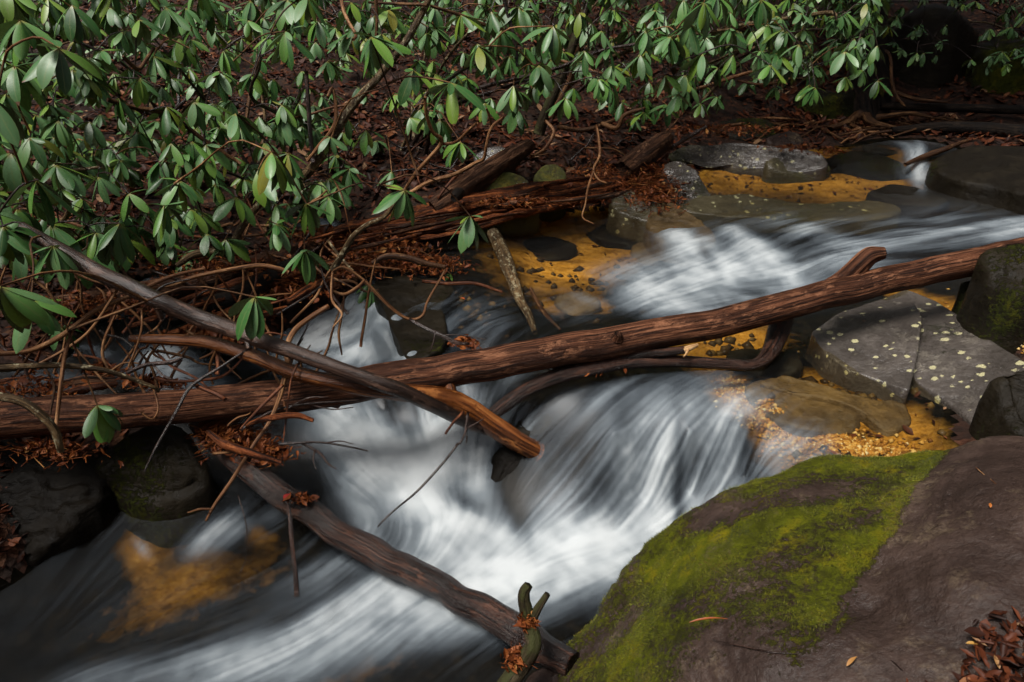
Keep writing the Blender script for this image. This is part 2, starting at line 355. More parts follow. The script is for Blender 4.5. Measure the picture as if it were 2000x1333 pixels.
def water_mat():
    n = NT('silky_water'); fo = n.attr('foam').outputs['Fac']; li = n.attr('streak').outputs['Fac']
    tr = n.n('BsdfTransparent', Color=(.90, .86, .72, 1)); gl = n.n('BsdfGlossy', Color=(.95, .97, 1, 1), Roughness=.34)
    bm = n.bump(li, .14, .01); n.l(bm, gl.inputs['Normal'])
    fr = n.n('Fresnel', IOR=1.33); n.l(bm, fr.inputs['Normal'])
    ff = n.math('MINIMUM', n.math('MULTIPLY', fr.outputs[0], .65), .9)
    base = n.n('MixShader'); n.l(ff, base.inputs[0]); n.l(tr.outputs[0], base.inputs[1]); n.l(gl.outputs[0], base.inputs[2])
    fc = n.ramp(fo, [(0, (.21, .26, .32)), (.5, (.36, .415, .46)), (.8, (.57, .615, .64)), (1, (.76, .79, .80))])
    df = n.n('BsdfDiffuse'); n.l(fc, df.inputs[0]); tl = n.n('BsdfTranslucent'); n.l(fc, tl.inputs[0])
    fm = n.n('MixShader'); fm.inputs[0].default_value = .25; n.l(df.outputs[0], fm.inputs[1]); n.l(tl.outputs[0], fm.inputs[2])
    o = n.n('MixShader'); n.l(fo, o.inputs[0]); n.l(base.outputs[0], o.inputs[1]); n.l(fm.outputs[0], o.inputs[2])
    n.l(o.outputs[0], n.out.inputs[0]); return n.m

def jac(p):
    """ground axes of one photograph pixel to the right and one down at p, on the level through p"""
    u, v, d = pix(p); a = P(u+1, v, p[2])[:2]-p[:2]; b = P(u, v+1, p[2])[:2]-p[:2]; return a, b
def blob(fn, px, py, dx, dy, wpx, amt):
    p = hit(fn, px, py); a, b = jac(p); L = math.hypot(dx, dy)
    A = a*dx + b*dy; B = (-a*dy + b*dx)/L*wpx
    return p[:2], np.linalg.inv(np.c_[A, B]), amt
def blobs(fn, L, xy):
    out = np.zeros(len(xy))
    for q in L:
        c, Mi, amt = blob(fn, *q); t = (xy-c)@Mi.T; r2 = (t**2).sum(1)
        out = out + (1-out)*amt*np.exp(-.9*r2)
    return out

# ------------------------------------------------------------------ ground: forest floor and stream bed from one lie of the land
ys = np.r_[np.arange(-21, -1.2, .8), np.arange(-1.2, 1.0, .08), np.arange(1.0, 4.2, .024), np.arange(4.2, 8.6, .04), np.arange(8.6, 12, .12), np.arange(12, 29, .7)]
xs = np.r_[np.arange(-22, -6, .5), np.arange(-6, -3.4, .1), np.arange(-3.4, 3.4, .032), np.arange(3.4, 7, .06), np.arange(7, 22.5, .5)]
X, Y = np.meshgrid(xs, ys); XY = np.c_[X.ravel(), Y.ravel()]
GZ = gz(XY); WZ = wz(XY)
inb = (XY[:, 1] < 7.6) & (XY[:, 1] > -.2) & (XY[:, 0] > -4.2) & (XY[:, 0] < 7)
sub = inb & (GZ < WZ + .015)
GOLD = [(1110,500,120,-15,55,1.5),(1180,455,70,10,26,1.0),(1420,660,110,-8,34,1.0),(1480,346,190,12,26,1.0),(1350,340,60,10,22,.9),(1660,356,150,10,20,.9),(1930,395,90,15,16,.6),
 (1430,765,60,50,26,1.0),(1520,832,90,46,26,1.0),(1690,885,90,20,22,1.0),(1650,800,120,60,35,.75),(1760,830,60,40,40,.8),(1850,620,130,70,22,1.0),(1560,740,100,20,20,.5),
 (320,1035,80,-30,34,.42),(430,1110,140,-20,50,.36),(268,1080,34,66,30,.48),(300,1190,110,-40,40,.36),(510,1050,40,20,22,.45),(1160,600,30,8,14,.7),(1080,600,25,6,10,.5),(1360,470,40,30,18,.6),(700,1320,150,-30,30,.3)]
gold = np.zeros(len(XY)); gold[inb] = blobs(gz, GOLD, XY[inb])
nc = len(xs); Fg = grid_faces(len(ys), nc); sf = sub[Fg].sum(1) >= 2
V3 = np.c_[XY, GZ]
def submesh(faces):
    u, inv = np.unique(faces, return_inverse=True); return u, inv.reshape(faces.shape)
for nm, sel, mt in (('stream_bed', sf, bed_mat()), ('forest_floor', ~sf, ground_mat())):
    u, fa = submesh(Fg[sel]); tag(link(nm, mesh_np(nm, V3[u], fa, mt, attrs={'gold': gold[u]})), kind='structure')

# ------------------------------------------------------------------ water: flow field, foam, streaks drawn out along the flow
FLOW = [(1950,440,-100,15),(1800,460,-100,15),(1700,470,-100,20),(1600,500,-90,30),(1500,460,-80,40),(1400,520,-60,30),(1300,560,-60,30),(1480,545,-90,10),(1330,600,-70,20),(1100,560,-80,30),(950,620,-80,40),(850,600,-60,40),(760,640,30,75),(735,590,30,60),
 (650,660,-80,20),(560,660,-80,25),(620,700,-80,10),(700,850,50,70),(620,840,60,50),(780,800,40,60),(800,900,30,70),(700,960,50,50),(850,980,30,60),(900,1050,-30,40),(930,960,-10,80),(900,1150,-100,40),(600,1230,-100,42),(300,1290,-100,35),(1150,1060,-100,15),(1280,1050,-80,20),(1200,1150,-80,40),
 (1150,850,-90,115),(1150,930,-80,110),(1300,900,-55,120),(1230,1000,-60,60),(1450,860,-45,100),(1550,890,-50,45),(1060,800,-70,80),(1400,760,-80,60),(1650,820,-60,40),(1200,780,-70,80),
 (300,1050,-60,60),(150,1000,-50,80),(80,1150,-40,70),(420,1050,-50,60),(550,1030,-60,30),(1790,305,20,50),(1850,370,80,12),(1500,350,-80,10),(1700,390,-90,10),(350,700,-50,30),(100,735,-90,10),(1050,470,-50,10),(1400,660,-80,10),(700,1100,-80,40),(480,1180,-90,45)]
fp, fd = [], []
for px, py, dx, dy in FLOW:
    p = hit(wz, px, py); q = hit(wz, px+.35*dx, py+.35*dy)[:2]-p[:2]; fp.append(p[:2]); fd.append(q/(np.linalg.norm(q)+1e-9))
fp = np.array(fp); fd = np.array(fd)
gx = np.arange(-4.6, 7.2, .05); gy = np.arange(-.3, 8, .05); GX, GY = np.meshgrid(gx, gy); gg = np.c_[GX.ravel(), GY.ravel()]
FD = np.zeros((len(gg), 2)); wsum = np.zeros(len(gg))
for p, d in zip(fp, fd):
    k = 1/(((gg-p)**2).sum(1)+.004)**1.6; FD += k[:, None]*d; wsum += k
FD /= wsum[:, None]; wob = fbm(np.c_[gg*1.6, np.zeros(len(gg))], 3, 21)*.35
ca, sa = np.cos(wob), np.sin(wob); FD = np.c_[FD[:, 0]*ca-FD[:, 1]*sa, FD[:, 0]*sa+FD[:, 1]*ca]
FD /= np.linalg.norm(FD, axis=1)[:, None]+1e-9; FD = FD.reshape(len(gy), len(gx), 2)
def flow(q):
    u = np.clip((q[:, 0]-gx[0])/.05, 0, len(gx)-1.001); v = np.clip((q[:, 1]-gy[0])/.05, 0, len(gy)-1.001)
    i = u.astype(int); j = v.astype(int); a = (u-i)[:, None]; b = (v-j)[:, None]
    return (FD[j, i]*(1-a)+FD[j, i+1]*a)*(1-b)+(FD[j+1, i]*(1-a)+FD[j+1, i+1]*a)*b
RN = np.random.RandomState(5); NZ = RN.rand(1024, 1024)
def n2(q, cell):
    u = q/cell; i = np.floor(u).astype(int); f = u-i; f = f*f*(3-2*f); a, b = f[:, 0], f[:, 1]; i0, j0 = i[:, 0] & 1023, i[:, 1] & 1023; i1, j1 = (i0+1) & 1023, (j0+1) & 1023
    return (NZ[j0, i0]*(1-a)+NZ[j0, i1]*a)*(1-b)+(NZ[j1, i0]*(1-a)+NZ[j1, i1]*a)*b
# a fan of rows, finer where the water falls
yr = [.35]
while yr[-1] < 7.7:
    y = yr[-1]; s = .0042*max(.8, (y/2.0))**1.75
    if 2.2 < y < 2.95: s *= .62
    yr.append(y+s)
yr = np.array(yr); tt = np.linspace(-1.02, 1.02, 640)
WX = tt[None, :]*(.55+.80*(yr[:, None]+.35)) ; WX = np.clip(WX, -4.4, 7.0); WY = np.repeat(yr[:, None], len(tt), 1)
Q = np.c_[WX.ravel(), WY.ravel()]; z0 = wz(Q)
def lic(q, cell, step, n, seed):
    acc = np.zeros(len(q)); wt_ = 0
    for sg in (1, -1):
        p = q.copy()
        for k in range(n):
            wk = math.cos(.5*math.pi*k/n)**2
            acc += wk*n2(p+seed*13.7, cell); wt_ += wk; p = p + sg*step*flow(p)
    return acc/wt_
l1 = lic(Q, .016, .011, 24, 1); l2 = lic(Q, .07, .03, 14, 2); l3 = lic(Q, .2, .05, 9, 3)
def nrm(a): return np.clip(.5+(a-a.mean())/(a.std()*4.4), 0, 1)
def soft(a, k):
    a = a.reshape(len(yr), -1)
    for _ in range(k):
        p = np.pad(a, 1, mode='edge'); a = (p[:-2, 1:-1]+2*p[1:-1, 1:-1]+p[2:, 1:-1])/4; p = np.pad(a, 1, mode='edge'); a = (p[1:-1, :-2]+2*p[1:-1, 1:-1]+p[1:-1, 2:])/4
    return a.ravel()
l1, l2, l3 = nrm(l1), nrm(soft(l2, 1)), nrm(soft(l3, 2))
FOAM = [(640,655,110,-22,42,.95),(765,640,26,62,22,.55),(700,700,70,10,24,.8),(560,690,60,-10,20,.5),(830,590,60,30,16,.2),
 (700,850,120,30,62,.85),(860,860,110,45,66,.95),(800,950,150,50,62,.85),(880,1030,120,60,45,.8),(700,1010,50,60,26,.45),(940,1090,110,-35,48,.9),
 (1150,1062,180,8,34,1.0),(1280,1052,70,8,28,.85),(1040,1130,220,-42,46,.9),(790,1180,240,-70,72,.72),(520,1280,260,-60,60,.55),(950,1210,140,-40,50,.4),(250,1315,200,-30,36,.35),(1180,1140,90,-20,40,.45),
 (420,1045,62,-26,26,.85),(278,1072,20,20,14,.4),(620,1120,80,-30,30,.35),(680,1090,50,-15,22,.45),
 (1150,920,-35,105,80,.44),(1300,915,-30,115,90,.52),(1430,880,-25,80,75,.52),(1530,885,-30,45,50,.55),(1420,850,-30,40,60,.3),(1590,893,-30,22,36,.45),(1250,850,-35,60,70,.22),(1080,800,-40,60,40,.12),
 (1400,538,140,14,36,.95),(1350,480,80,50,24,.75),(1510,525,76,30,18,.8),(1270,575,70,38,34,.7),(1340,605,130,8,22,.6),(1450,462,60,26,12,.7),(1180,545,50,20,18,.3),(1500,575,70,6,18,.5),(1130,580,40,14,10,.3),
 (1940,440,130,-15,14,.52),(1740,472,90,-10,9,.34),(1650,505,80,0,20,.55),(1995,450,60,-10,20,.6),(1600,455,70,15,15,.45),(1780,430,140,-10,7,.2),(1850,480,120,-12,10,.2),
 (1770,293,30,10,6,.5),(1795,318,14,22,11,.75),(1825,353,60,10,7,.7),(1890,372,60,10,6,.4),
 (335,702,80,16,34,.95),(310,556,34,8,12,.8),(90,735,100,8,16,.35),(620,430,34,10,9,.7),(190,690,40,6,8,.4),(970,650,40,-26,14,.3),(860,650,90,-10,22,.2),(1020,800,40,50,20,.25)]
fo = blobs(wz, FOAM, Q)
gy_ = np.gradient(z0.reshape(len(yr), -1), yr, axis=0).ravel(); steep = sstep(.45, 1.1, np.abs(gy_))
stk = (.27*l1+.37*l2+.36*l3)*(1-steep)+(.52*l1+.30*l2+.18*l3)*steep
NEG = [(785,800,45,22,24,.6),(915,985,36,18,16,.55),(610,930,40,50,30,.55),(1005,970,24,60,20,.7),(1325,965,14,60,12,.5),(1190,975,60,30,26,.4),(1120,850,40,50,30,.3),(650,1060,60,30,20,.3),(870,1290,120,-30,26,.5),(1090,1200,60,-20,22,.3),(1470,575,50,6,9,.4),(1380,500,30,30,10,.3),(740,760,30,20,14,.4)]
VEIL = [(200,1010,90,-60,60,.07),(330,970,120,-20,26,.06),(150,1180,120,-70,60,.06),(420,1180,160,-60,60,.07),(560,1020,60,40,50,.16),(1050,1240,120,-30,40,.25),(880,600,100,30,30,.22),(930,640,50,-30,22,.3),(1560,440,120,10,18,.25),(1150,780,120,20,40,.16),(1500,800,60,40,20,.12),(1100,600,60,20,24,.15),(1650,530,100,0,20,.22),(1800,455,150,-10,36,.34),(1600,470,90,10,24,.3),(1500,425,130,10,14,.2),(1030,690,30,-20,20,.25)]
fo = np.clip(fo - fo*blobs(wz, NEG, Q), 0, 1); fv = blobs(wz, VEIL, Q)
mist = .5+.5*fbm(np.c_[Q*2.6+.25*flow(Q), z0*2], 4, 61); m2 = fbm(np.c_[Q*7+.1*flow(Q), z0*4], 3, 67)
fs = fo*(.80+.34*mist+.26*m2+.14*fbm(np.c_[Q*17+.05*flow(Q), z0*9], 2, 71)) + (stk-.5)*(.95+.50*steep)*np.clip(fo*1.7, 0, 1)*(1.1-.72*fo)
foam = np.clip(.90*sstep(.04, 1.10, fs) + fv*np.clip(.1+2.2*(.35*l1+.65*l2-.33), 0, 1.3)*.95*(1-fo), 0, .95)
# standing folds along the current
zz = z0 + (.026*(l3-.5)+.007*(l2-.5)+.001*(l1-.5))*(.35+fo) + .022*fo*fo
mask = (wz(Q) > gz(Q)-.03) & (Q[:, 0] < 7) & (Q[:, 0] > -4.3)
fw = grid_faces(len(yr), len(tt)); fw = fw[mask[fw].all(1)]
u_, fa_ = submesh(fw)
tag(link('stream_water', mesh_np('stream_water', np.c_[Q, zz][u_], fa_, water_mat(), attrs={'foam': foam[u_], 'streak': stk[u_]})), kind='structure')
# ------------------------------------------------------------------ stones
def rock(name, rim, mat, label, group=None, inner=(), R=.05, base=-.9, amp=.012, fr=6, N=96, Mr=26, seed=None, mossf=None, cat='rock', sharp=0.0, fine=.25, world=False):
    """a closed stone: rim [(px,py,z)] is the edge of its upper face, inner points shape that face, R rounds the shoulder, base is where it ends below"""
    if seed is None: _SEED[0] += 1; seed = _SEED[0]
    rp = np.array(rim, float) if world else np.array([P(*q) for q in rim]); ip = [P(*q) for q in inner]
    top = RBF([tuple(p) for p in rp] + [tuple(p) for p in ip])
    k = len(rp); cl = np.vstack([rp, rp[:1]])[:, :2]
    if sharp < .5:
        q = np.vstack([rp[-2:], rp, rp[:2]])[:, :2]; sm = spline(q, (len(q)-1)*24+1)[48:48+24*k+1]
    else: sm = np.vstack([cl[i]+(cl[i+1]-cl[i])*np.linspace(0, 1, 24, endpoint=False)[:, None] for i in range(k)]+[cl[:1]])
    L = np.r_[0, np.cumsum(np.linalg.norm(np.diff(sm, axis=0), axis=1))]
    o = np.stack([np.interp(np.linspace(0, L[-1], N, endpoint=False), L, sm[:, c]) for c in (0, 1)], 1)
    c = o.mean(0); tg = np.roll(o, -1, 0)-np.roll(o, 1, 0); nr = np.c_[tg[:, 1], -tg[:, 0]]; nr /= np.linalg.norm(nr, axis=1)[:, None]+1e-9
    if ((o-c)*nr).sum(1).mean() < 0: nr = -nr
    V = []
    for s in np.linspace(0.02, 1, Mr)**.8:
        xy = c+(o-c)*s; V.append(np.c_[xy, top(xy)])
    zr = V[-1][:, 2]
    for a in np.radians([22, 45, 68, 90]): V.append(np.c_[o+nr*R*math.sin(a), zr-R*(1-math.cos(a))])
    for t in (.25, .5, .75, 1): V.append(np.c_[o+nr*(R*(1+.5*t)), (zr-R)*(1-t)+np.minimum(base, zr-R-.02)*t])
    nr_ = len(V); V = np.vstack(V)
    nv = len(V); V = np.vstack([V, [[c[0], c[1], top(c[None])[0]]], [[c[0], c[1], base-.02]]])
    f = grid_faces(nr_, N, True)
    tri = [(nv, (j+1) % N, j) for j in range(N)] + [(nv+1, (nr_-1)*N+j, (nr_-1)*N+(j+1) % N) for j in range(N)]
    # flip winding if needed: the face normals must look up
    a, b, d = V[f[N*3][0]], V[f[N*3][1]], V[f[N*3][2]]
    if np.cross(b-a, d-a)[2] < 0: f = f[:, ::-1]; tri = [t[::-1] for t in tri]
    up = np.zeros((len(V), 3)); up[:, 2] = .75
    w_ = np.clip(np.arange(nv)//N/(Mr-1)-.85, 0, .15)/.15
    up[:nv, :2] += np.tile(nr, (nr_, 1))*w_[:, None]*.8
    d = amp*(fbm(V*fr, 4, seed)*1.0 + fine*fbm(V*fr*5, 4, seed+3))
    lay = amp*.5*np.abs(vnoise(V*[fr*.7, fr*.7, 40], seed+6))
    V = V + up*(d-lay)[:, None]
    ms = np.zeros(len(V)) if mossf is None else mossf(V)
    o0 = np.array([c[0], c[1], V[:nv, 2].max()-.02]); o0[2] = V[:, 2].min()
    me = mesh_np(name, V-o0, f.tolist()+[tuple(int(x) for x in t) for t in tri], mat, attrs={'moss': ms})
    return tag(link(name, me, None, tuple(o0)), label, cat, group), V, top, o
def mtop(th, s=0, f=3.0):
    return lambda V: np.clip(th + .5*fbm(V*f, 3, s), 0, 1)

# the great mossy boulder at the near corner
MBi = [(1300,1180,-.08),(1400,1080,.05),(1550,1000,.15),(1700,960,.19),(1780,930,.2),(1500,1150,.12),(1650,1080,.2),(1350,1300,-.03),(1500,1300,.13),(1220,1270,-.25),(1620,1220,.18),(1700,1200,.16)]
BBi = [(1880,905,.32),(1960,900,.37),(1900,960,.36),(2000,1000,.42),(1850,1050,.33),(1780,1150,.27),(1900,1150,.34),(1740,1240,.22),(1800,1300,.24),(2000,1200,.35),(1760,1020,.225),(1720,1110,.2)]
MB = [(1075,1345,-.52),(1110,1292,-.45),(1160,1245,-.40),(1205,1205,-.34),(1238,1140,-.25),(1275,1085,-.17),(1335,1028,-.08),(1405,983,0.0),(1485,944,.06),(1565,918,.1),(1655,903,.13),(1760,896,.16),(1835,888,.2),(1880,868,.28),(1940,858,.33),(2030,850,.37),(2300,900,.45),(2500,1300,.4),(2100,1650,.2),(1700,1640,.1),(1450,1620,-.1),(1250,1500,-.3)]
ridge = np.array([P(1850,888,.2)[:2], P(1560,1330,.15)[:2]])
def moss_b(V):
    d = ridge[0]-ridge[-1]; d = d/np.linalg.norm(d); q = V[:, :2]-ridge[-1]; side = q[:, 0]*d[1]-q[:, 1]*d[0] + .035*fbm(V*6, 3, 19)
    m = .69+.85*fbm(np.c_[V[:, 0]*2.6+V[:, 1], V[:, 1]*5.2, V[:, 2]*3], 5, 77)
    near = sstep(1.15, 1.6, V[:, 1]); line = np.exp(-((side+.03)/.035)**2)*.35*sstep(1.4, 1.9, V[:, 1])
    sp = np.clip(.12+.6*fbm(V*5.5, 4, 12), 0, .5)*sstep(.2, .02, side)*sstep(1.8, 1.2, V[:, 1])
    return np.clip((m+line)*sstep(.03, -.05, side)*(.80+.2*near)+sp*(side > 0), 0, 1)*(V[:, 2] > -.5)
mb, mbV, mbtop, mbo = rock('mossy_boulder', MB, M['boulder'], 'huge near boulder, yellow green moss on its left half, bare brown stone on its right', inner=MBi+BBi, R=.10, base=-1.0, amp=.032, fr=3.2, N=320, Mr=150, seed=41, mossf=moss_b)
bbtop = mbtop
# short fibres of the moss cushion
def moss_tufts(parent, V, ms, n, seed, hgt=.007):
    r = np.random.RandomState(seed); o0 = np.array(parent.location)
    me = parent.data; cen = np.array([V[list(p.vertices)].mean(0) for p in me.polygons]); mm = np.array([ms[list(p.vertices)].mean() for p in me.polygons]); nn = np.array([tuple(p.normal) for p in me.polygons]); ar = np.array([p.area for p in me.polygons])
    pr = np.clip(mm-.34, 0, 1)*ar*(cen[:, 1] > .85)/np.maximum(.5, cen[:, 1])**1.5; k = r.choice(len(pr), n, p=pr/pr.sum())
    ed = np.array([V[list(p.vertices)[:4] if len(p.vertices) > 3 else list(p.vertices)+[p.vertices[0]]] for p in me.polygons])
    a, b = r.rand(n, 1), r.rand(n, 1); e = ed[k]
    c = (e[:, 0]*(1-a)+e[:, 1]*a)*(1-b)+(e[:, 3]*(1-a)+e[:, 2]*a)*b
    cl = fbm(c*22, 3, 5) > -.05; c = c[cl]; nn_ = nn[k][cl]; m = len(c)
    h = hgt*(.5+r.rand(m, 1))*(.7+.6*(fbm(c*14, 2, 9)[:, None]+.5)); t = r.randn(m, 3); t /= np.linalg.norm(t, axis=1)[:, None]; wv = t*.0016
    tip = c+(nn_+t[:, ::-1]*.8)*h; tri = np.stack([c-wv-nn_*.002, c+wv-nn_*.002, tip], 1).reshape(-1, 3)
    mt = NT('moss_fibre'); at = mt.attr('rnd').outputs['Fac']
    mt.set(Base_Color=mt.ramp(at, [(0, (.035, .05, .004)), (.3, (.06, .055, .005)), (.5, (.10, .11, .006)), (.8, (.20, .205, .009)), (1, (.13, .07, .01))]), Roughness=.8)
    rv = np.clip(.45+.55*fbm(c*9, 3, 31)+.22*r.randn(m), 0, 1)
    o = link('moss', mesh_np('moss', tri-o0, np.arange(3*m).reshape(-1, 3), mt.m, smooth=False, attrs={'rnd': np.repeat(rv, 3)}), parent)
    return tag(o, kind='stuff')
moss_tufts(mb, mbV, moss_b(mbV), 120000, 3, .0055)

# slabs in the shallow gold pool
rock('tilted_slab', [(1590,648,.02),(1640,612,.06),(1720,585,.10),(1785,592,.12),(1798,622,.13),(1790,680,.09),(1772,758,.03),(1730,745,.0),(1660,722,-.015),(1615,690,-.01)], M['slab'], 'grey triangular slab with pale lichen spots lying across the golden pool', R=.012, base=-.25, amp=.006, fr=5, sharp=1, N=140, mossf=mtop(.12, 3))
rock('long_slab', [(1700,592,.04),(1770,566,.07),(1830,590,.09),(1900,640,.12),(1990,700,.15),(2060,760,.17),(2010,830,.09),(1935,850,.03),(1870,790,.0),(1800,745,-.01),(1720,660,.01)], M['slab'], 'long smooth grey slab behind the triangular one sloping into the pool', R=.02, base=-.35, amp=.008, fr=3, sharp=1, N=140, mossf=mtop(.26, 9))
rock('cracked_stone', [(1490,745,-.06),(1540,735,-.05),(1600,748,-.05),(1670,770,-.045),(1760,790,-.045),(1772,820,-.05),(1735,835,-.07),(1680,800,-.065),(1620,776,-.065),(1560,765,-.075)], M['brownst'], 'flat brown stone just under the water below the triangular slab', R=.015, base=-.3, amp=.022, fr=9, N=140)
rock('sunken_stone', [(1470,752,-.09),(1540,745,-.08),(1620,775,-.08),(1668,815,-.09),(1645,838,-.11),(1560,825,-.11),(1490,795,-.11)], M['brownst'], 'dark sunken stone lying between the gold gravel and the flat brown stone', R=.03, base=-.3, amp=.025, fr=8)
rock('overhang_rock', [(1945,492,.50),(1985,478,.56),(2060,470,.6),(2200,480,.6),(2200,600,.4),(2080,580,.38),(2000,560,.42),(1955,530,.45)], M['dark'], 'dark rock that the far end of the long log rests against', R=.06, base=-.1, amp=.04, fr=5, mossf=mtop(.38, 5), seed=61)
rock('layered_rock', [(1895,560,.26),(1940,542,.32),(2020,540,.36),(2150,560,.36),(2150,660,.2),(2040,640,.2),(1960,605,.2)], M['dark'], 'low olive layered rock below the dark rock at the log end', R=.05, base=-.1, amp=.03, fr=5, mossf=mtop(.42, 8), seed=62)
rock('small_pointed_stone', [(1897,618,.07),(1908,598,.14),(1922,612,.12),(1925,632,.06),(1908,638,.05)], M['slab'], 'small pointed grey stone on the wet gravel under the layered rock', R=.02, base=-.1, amp=.015, fr=12, N=48, Mr=12)
rock('dark_block', [(1958,738,.28),(1990,722,.34),(2080,730,.36),(2090,840,.2),(2010,830,.2),(1975,790,.22)], M['dark'], 'dark block standing at the lower corner of the long slab', R=.04, base=-.2, amp=.03, fr=6, mossf=mtop(.3, 11))
# far side of the upper pool
rock('back_slab', [(1308,300,.37),(1350,284,.41),(1430,278,.42),(1530,285,.42),(1600,300,.39),(1612,322,.32),(1560,334,.25),(1470,325,.25),(1380,318,.265),(1325,312,.32)], M['slab'], 'flat wet grey slab with mossy ends at the back of the upper pool', R=.02, base=0, amp=.02, fr=4, mossf=lambda V: np.clip(.2+.6*np.abs(V[:, 0]-2.55)/.8-.25+.35*fbm(V*4, 3, 4), 0, 1))
rock('mossy_end_stone', [(1505,314,.32),(1540,298,.355),(1590,304,.34),(1614,322,.29),(1585,337,.24),(1530,334,.245)], M['olive'], 'olive mossy stone with one pale spot at the end of the back slab', R=.05, base=0, amp=.012, fr=6, mossf=mtop(.5, 14))
rock('leaning_stone', [(1300,320,.36),(1325,314,.38),(1355,330,.36),(1382,372,.24),(1370,382,.2),(1335,372,.22),(1308,345,.28)], M['slab'], 'leaning grey stone with a mossy top between debris and back slab', R=.03, base=0, amp=.02, fr=8, mossf=mtop(.38, 17), N=64, Mr=18)
rock('mid_slab', [(1610,311,.335),(1650,297,.365),(1720,303,.35),(1775,322,.31),(1765,338,.24),(1690,336,.24),(1640,327,.26)], M['dark'], 'low dark slab with olive moss left of the small cascade', R=.03, base=0, amp=.02, fr=5, mossf=mtop(.42, 19))
rock('cascade_rock', [(1835,318,.40),(1880,292,.48),(1960,285,.53),(2080,300,.53),(2150,380,.42),(2060,385,.36),(1960,360,.36),(1880,345,.36)], M['dark'], 'big dark wet rock right of the small cascade', R=.06, base=0, amp=.035, fr=4, mossf=mtop(.25, 21))
rock('cascade_ledge', [(1690,282,.39),(1740,270,.43),(1830,270,.44),(1850,284,.41),(1800,294,.385),(1720,294,.38)], M['dark'], 'dark ledge under the lip of the small cascade', R=.03, base=.1, amp=.02, fr=6)
rock('shallow_ledge', [(1330,404,.18),(1375,382,.215),(1450,378,.205),(1500,387,.19),(1620,397,.18),(1700,394,.17),(1760,406,.165),(1700,425,.15),(1560,425,.14),(1420,420,.15)], M['olive'], 'low olive ledge with pale lichen crossing the upper pool', R=.02, base=0, amp=.022, fr=6, N=130, mossf=mtop(.3, 23))
rock('wedge_stone', [(1700,376,.19),(1740,360,.21),(1790,364,.215),(1850,388,.185),(1830,400,.165),(1740,394,.17)], M['dark'], 'dark brown wedge stone in the upper pool below the cascade', R=.02, base=0, amp=.015, fr=6, sharp=1, N=64, Mr=16)
rock('fall_rock', [(1290,395,.2),(1330,408,.18),(1375,440,.13),(1390,470,.09),(1350,480,.06),(1300,468,.06),(1272,430,.12)], M['brownst'], 'rusty brown rock where the water breaks into the main pool', R=.04, base=-.2, amp=.02, fr=6)
rock('pale_log_stone', [(1198,385,.2),(1225,372,.25),(1262,378,.25),(1290,405,.18),(1275,425,.13),(1235,420,.12),(1205,405,.15)], M['olive'], 'pale lichened stone under the end of the red rotten log', R=.03, base=-.1, amp=.02, fr=8, N=64, Mr=18, mossf=mtop(.2, 25))
rock('lichened_bank_stone', [(930,372,.34),(960,345,.42),(1000,340,.42),(1035,362,.36),(1030,385,.28),(960,388,.28)], M['olive'], 'round olive stone with pale lichen behind the red rotten log', R=.05, base=0, amp=.03, fr=6, N=64, Mr=18, mossf=mtop(.5, 27))
rock('green_bank_stone', [(1050,345,.36),(1062,325,.42),(1088,322,.42),(1100,345,.34),(1075,356,.32)], M['olive'], 'small square green stone in the litter above the rotten log', R=.03, base=0, amp=.015, fr=8, N=48, Mr=14, mossf=mtop(.6, 28))
rock('pale_bank_stone', [(930,305,.48),(950,288,.54),(985,290,.53),(992,308,.47),(960,314,.45)], M['slab'], 'small pale stone in the litter under the drooping leaves', R=.03, base=.1, amp=.02, fr=9, N=48, Mr=14, mossf=mtop(.3, 29))
# in and beside the rapids
rock('rapids_rock', [(1000,868,-.29),(1078,866,-.29),(1076,900,-.36),(1056,950,-.44),(1030,1002,-.51),(994,1030,-.545),(964,1022,-.545),(958,965,-.465),(984,905,-.365)], M['black'], 'sleek dark rock splitting the fall under the broken branch end', R=.08, base=-.9, amp=.02, fr=5, N=80, seed=71)
rock('wet_black_stone', [(1012,826,-.22),(1040,807,-.18),(1066,808,-.18),(1066,826,-.21),(1035,840,-.24)], M['dark'], 'small glossy black stone between the wet branch and the fall', R=.03, base=-.8, amp=.02, fr=9, N=48, Mr=14)
rock('ledge_rock', [(735,548,.01),(800,540,.02),(880,560,.0),(860,600,-.02),(870,660,-.03),(820,700,-.07),(795,690,-.07),(772,640,-.05),(745,585,-.02)], M['dark'], 'dark wet ledge with trickling water left of the main pool', R=.015, base=-.6, amp=.02, fr=7, N=110, mossf=mtop(.16, 33))
rock('mossy_left_rock', [(212,905,-.34),(235,860,-.24),(290,835,-.18),(345,850,-.2),(375,890,-.28),(385,935,-.38),(340,960,-.43),(270,955,-.43)], M['dark'], 'dark rock with a mossy crown below the left end of the long log', R=.06, base=-.9, amp=.03, fr=6, mossf=lambda V: np.clip(.42+.4*fbm(V*5, 3, 2)-1.5*np.clip(V[:, 0]+1.30, 0, 1), 0, 1), seed=73)
rock('left_bank_rock', [(-60,880,-.28),(40,868,-.26),(130,885,-.3),(190,925,-.37),(180,965,-.42),(120,1010,-.46),(40,1080,-.55),(-30,1130,-.6),(-200,1150,-.6),(-250,950,-.25)], M['black'], 'black bank rock with lime green lichen at the foot of the rapids', R=.06, base=-1, amp=.06, fr=6, N=150, mossf=lambda V: np.clip(.02+.9*sstep(.0, .4, fbm(V*[9, 4, 6], 3, 44))*sstep(.12, .3, V[:, 0]+1.62+.2*(V[:, 1]-2)), 0, .8), seed=74)
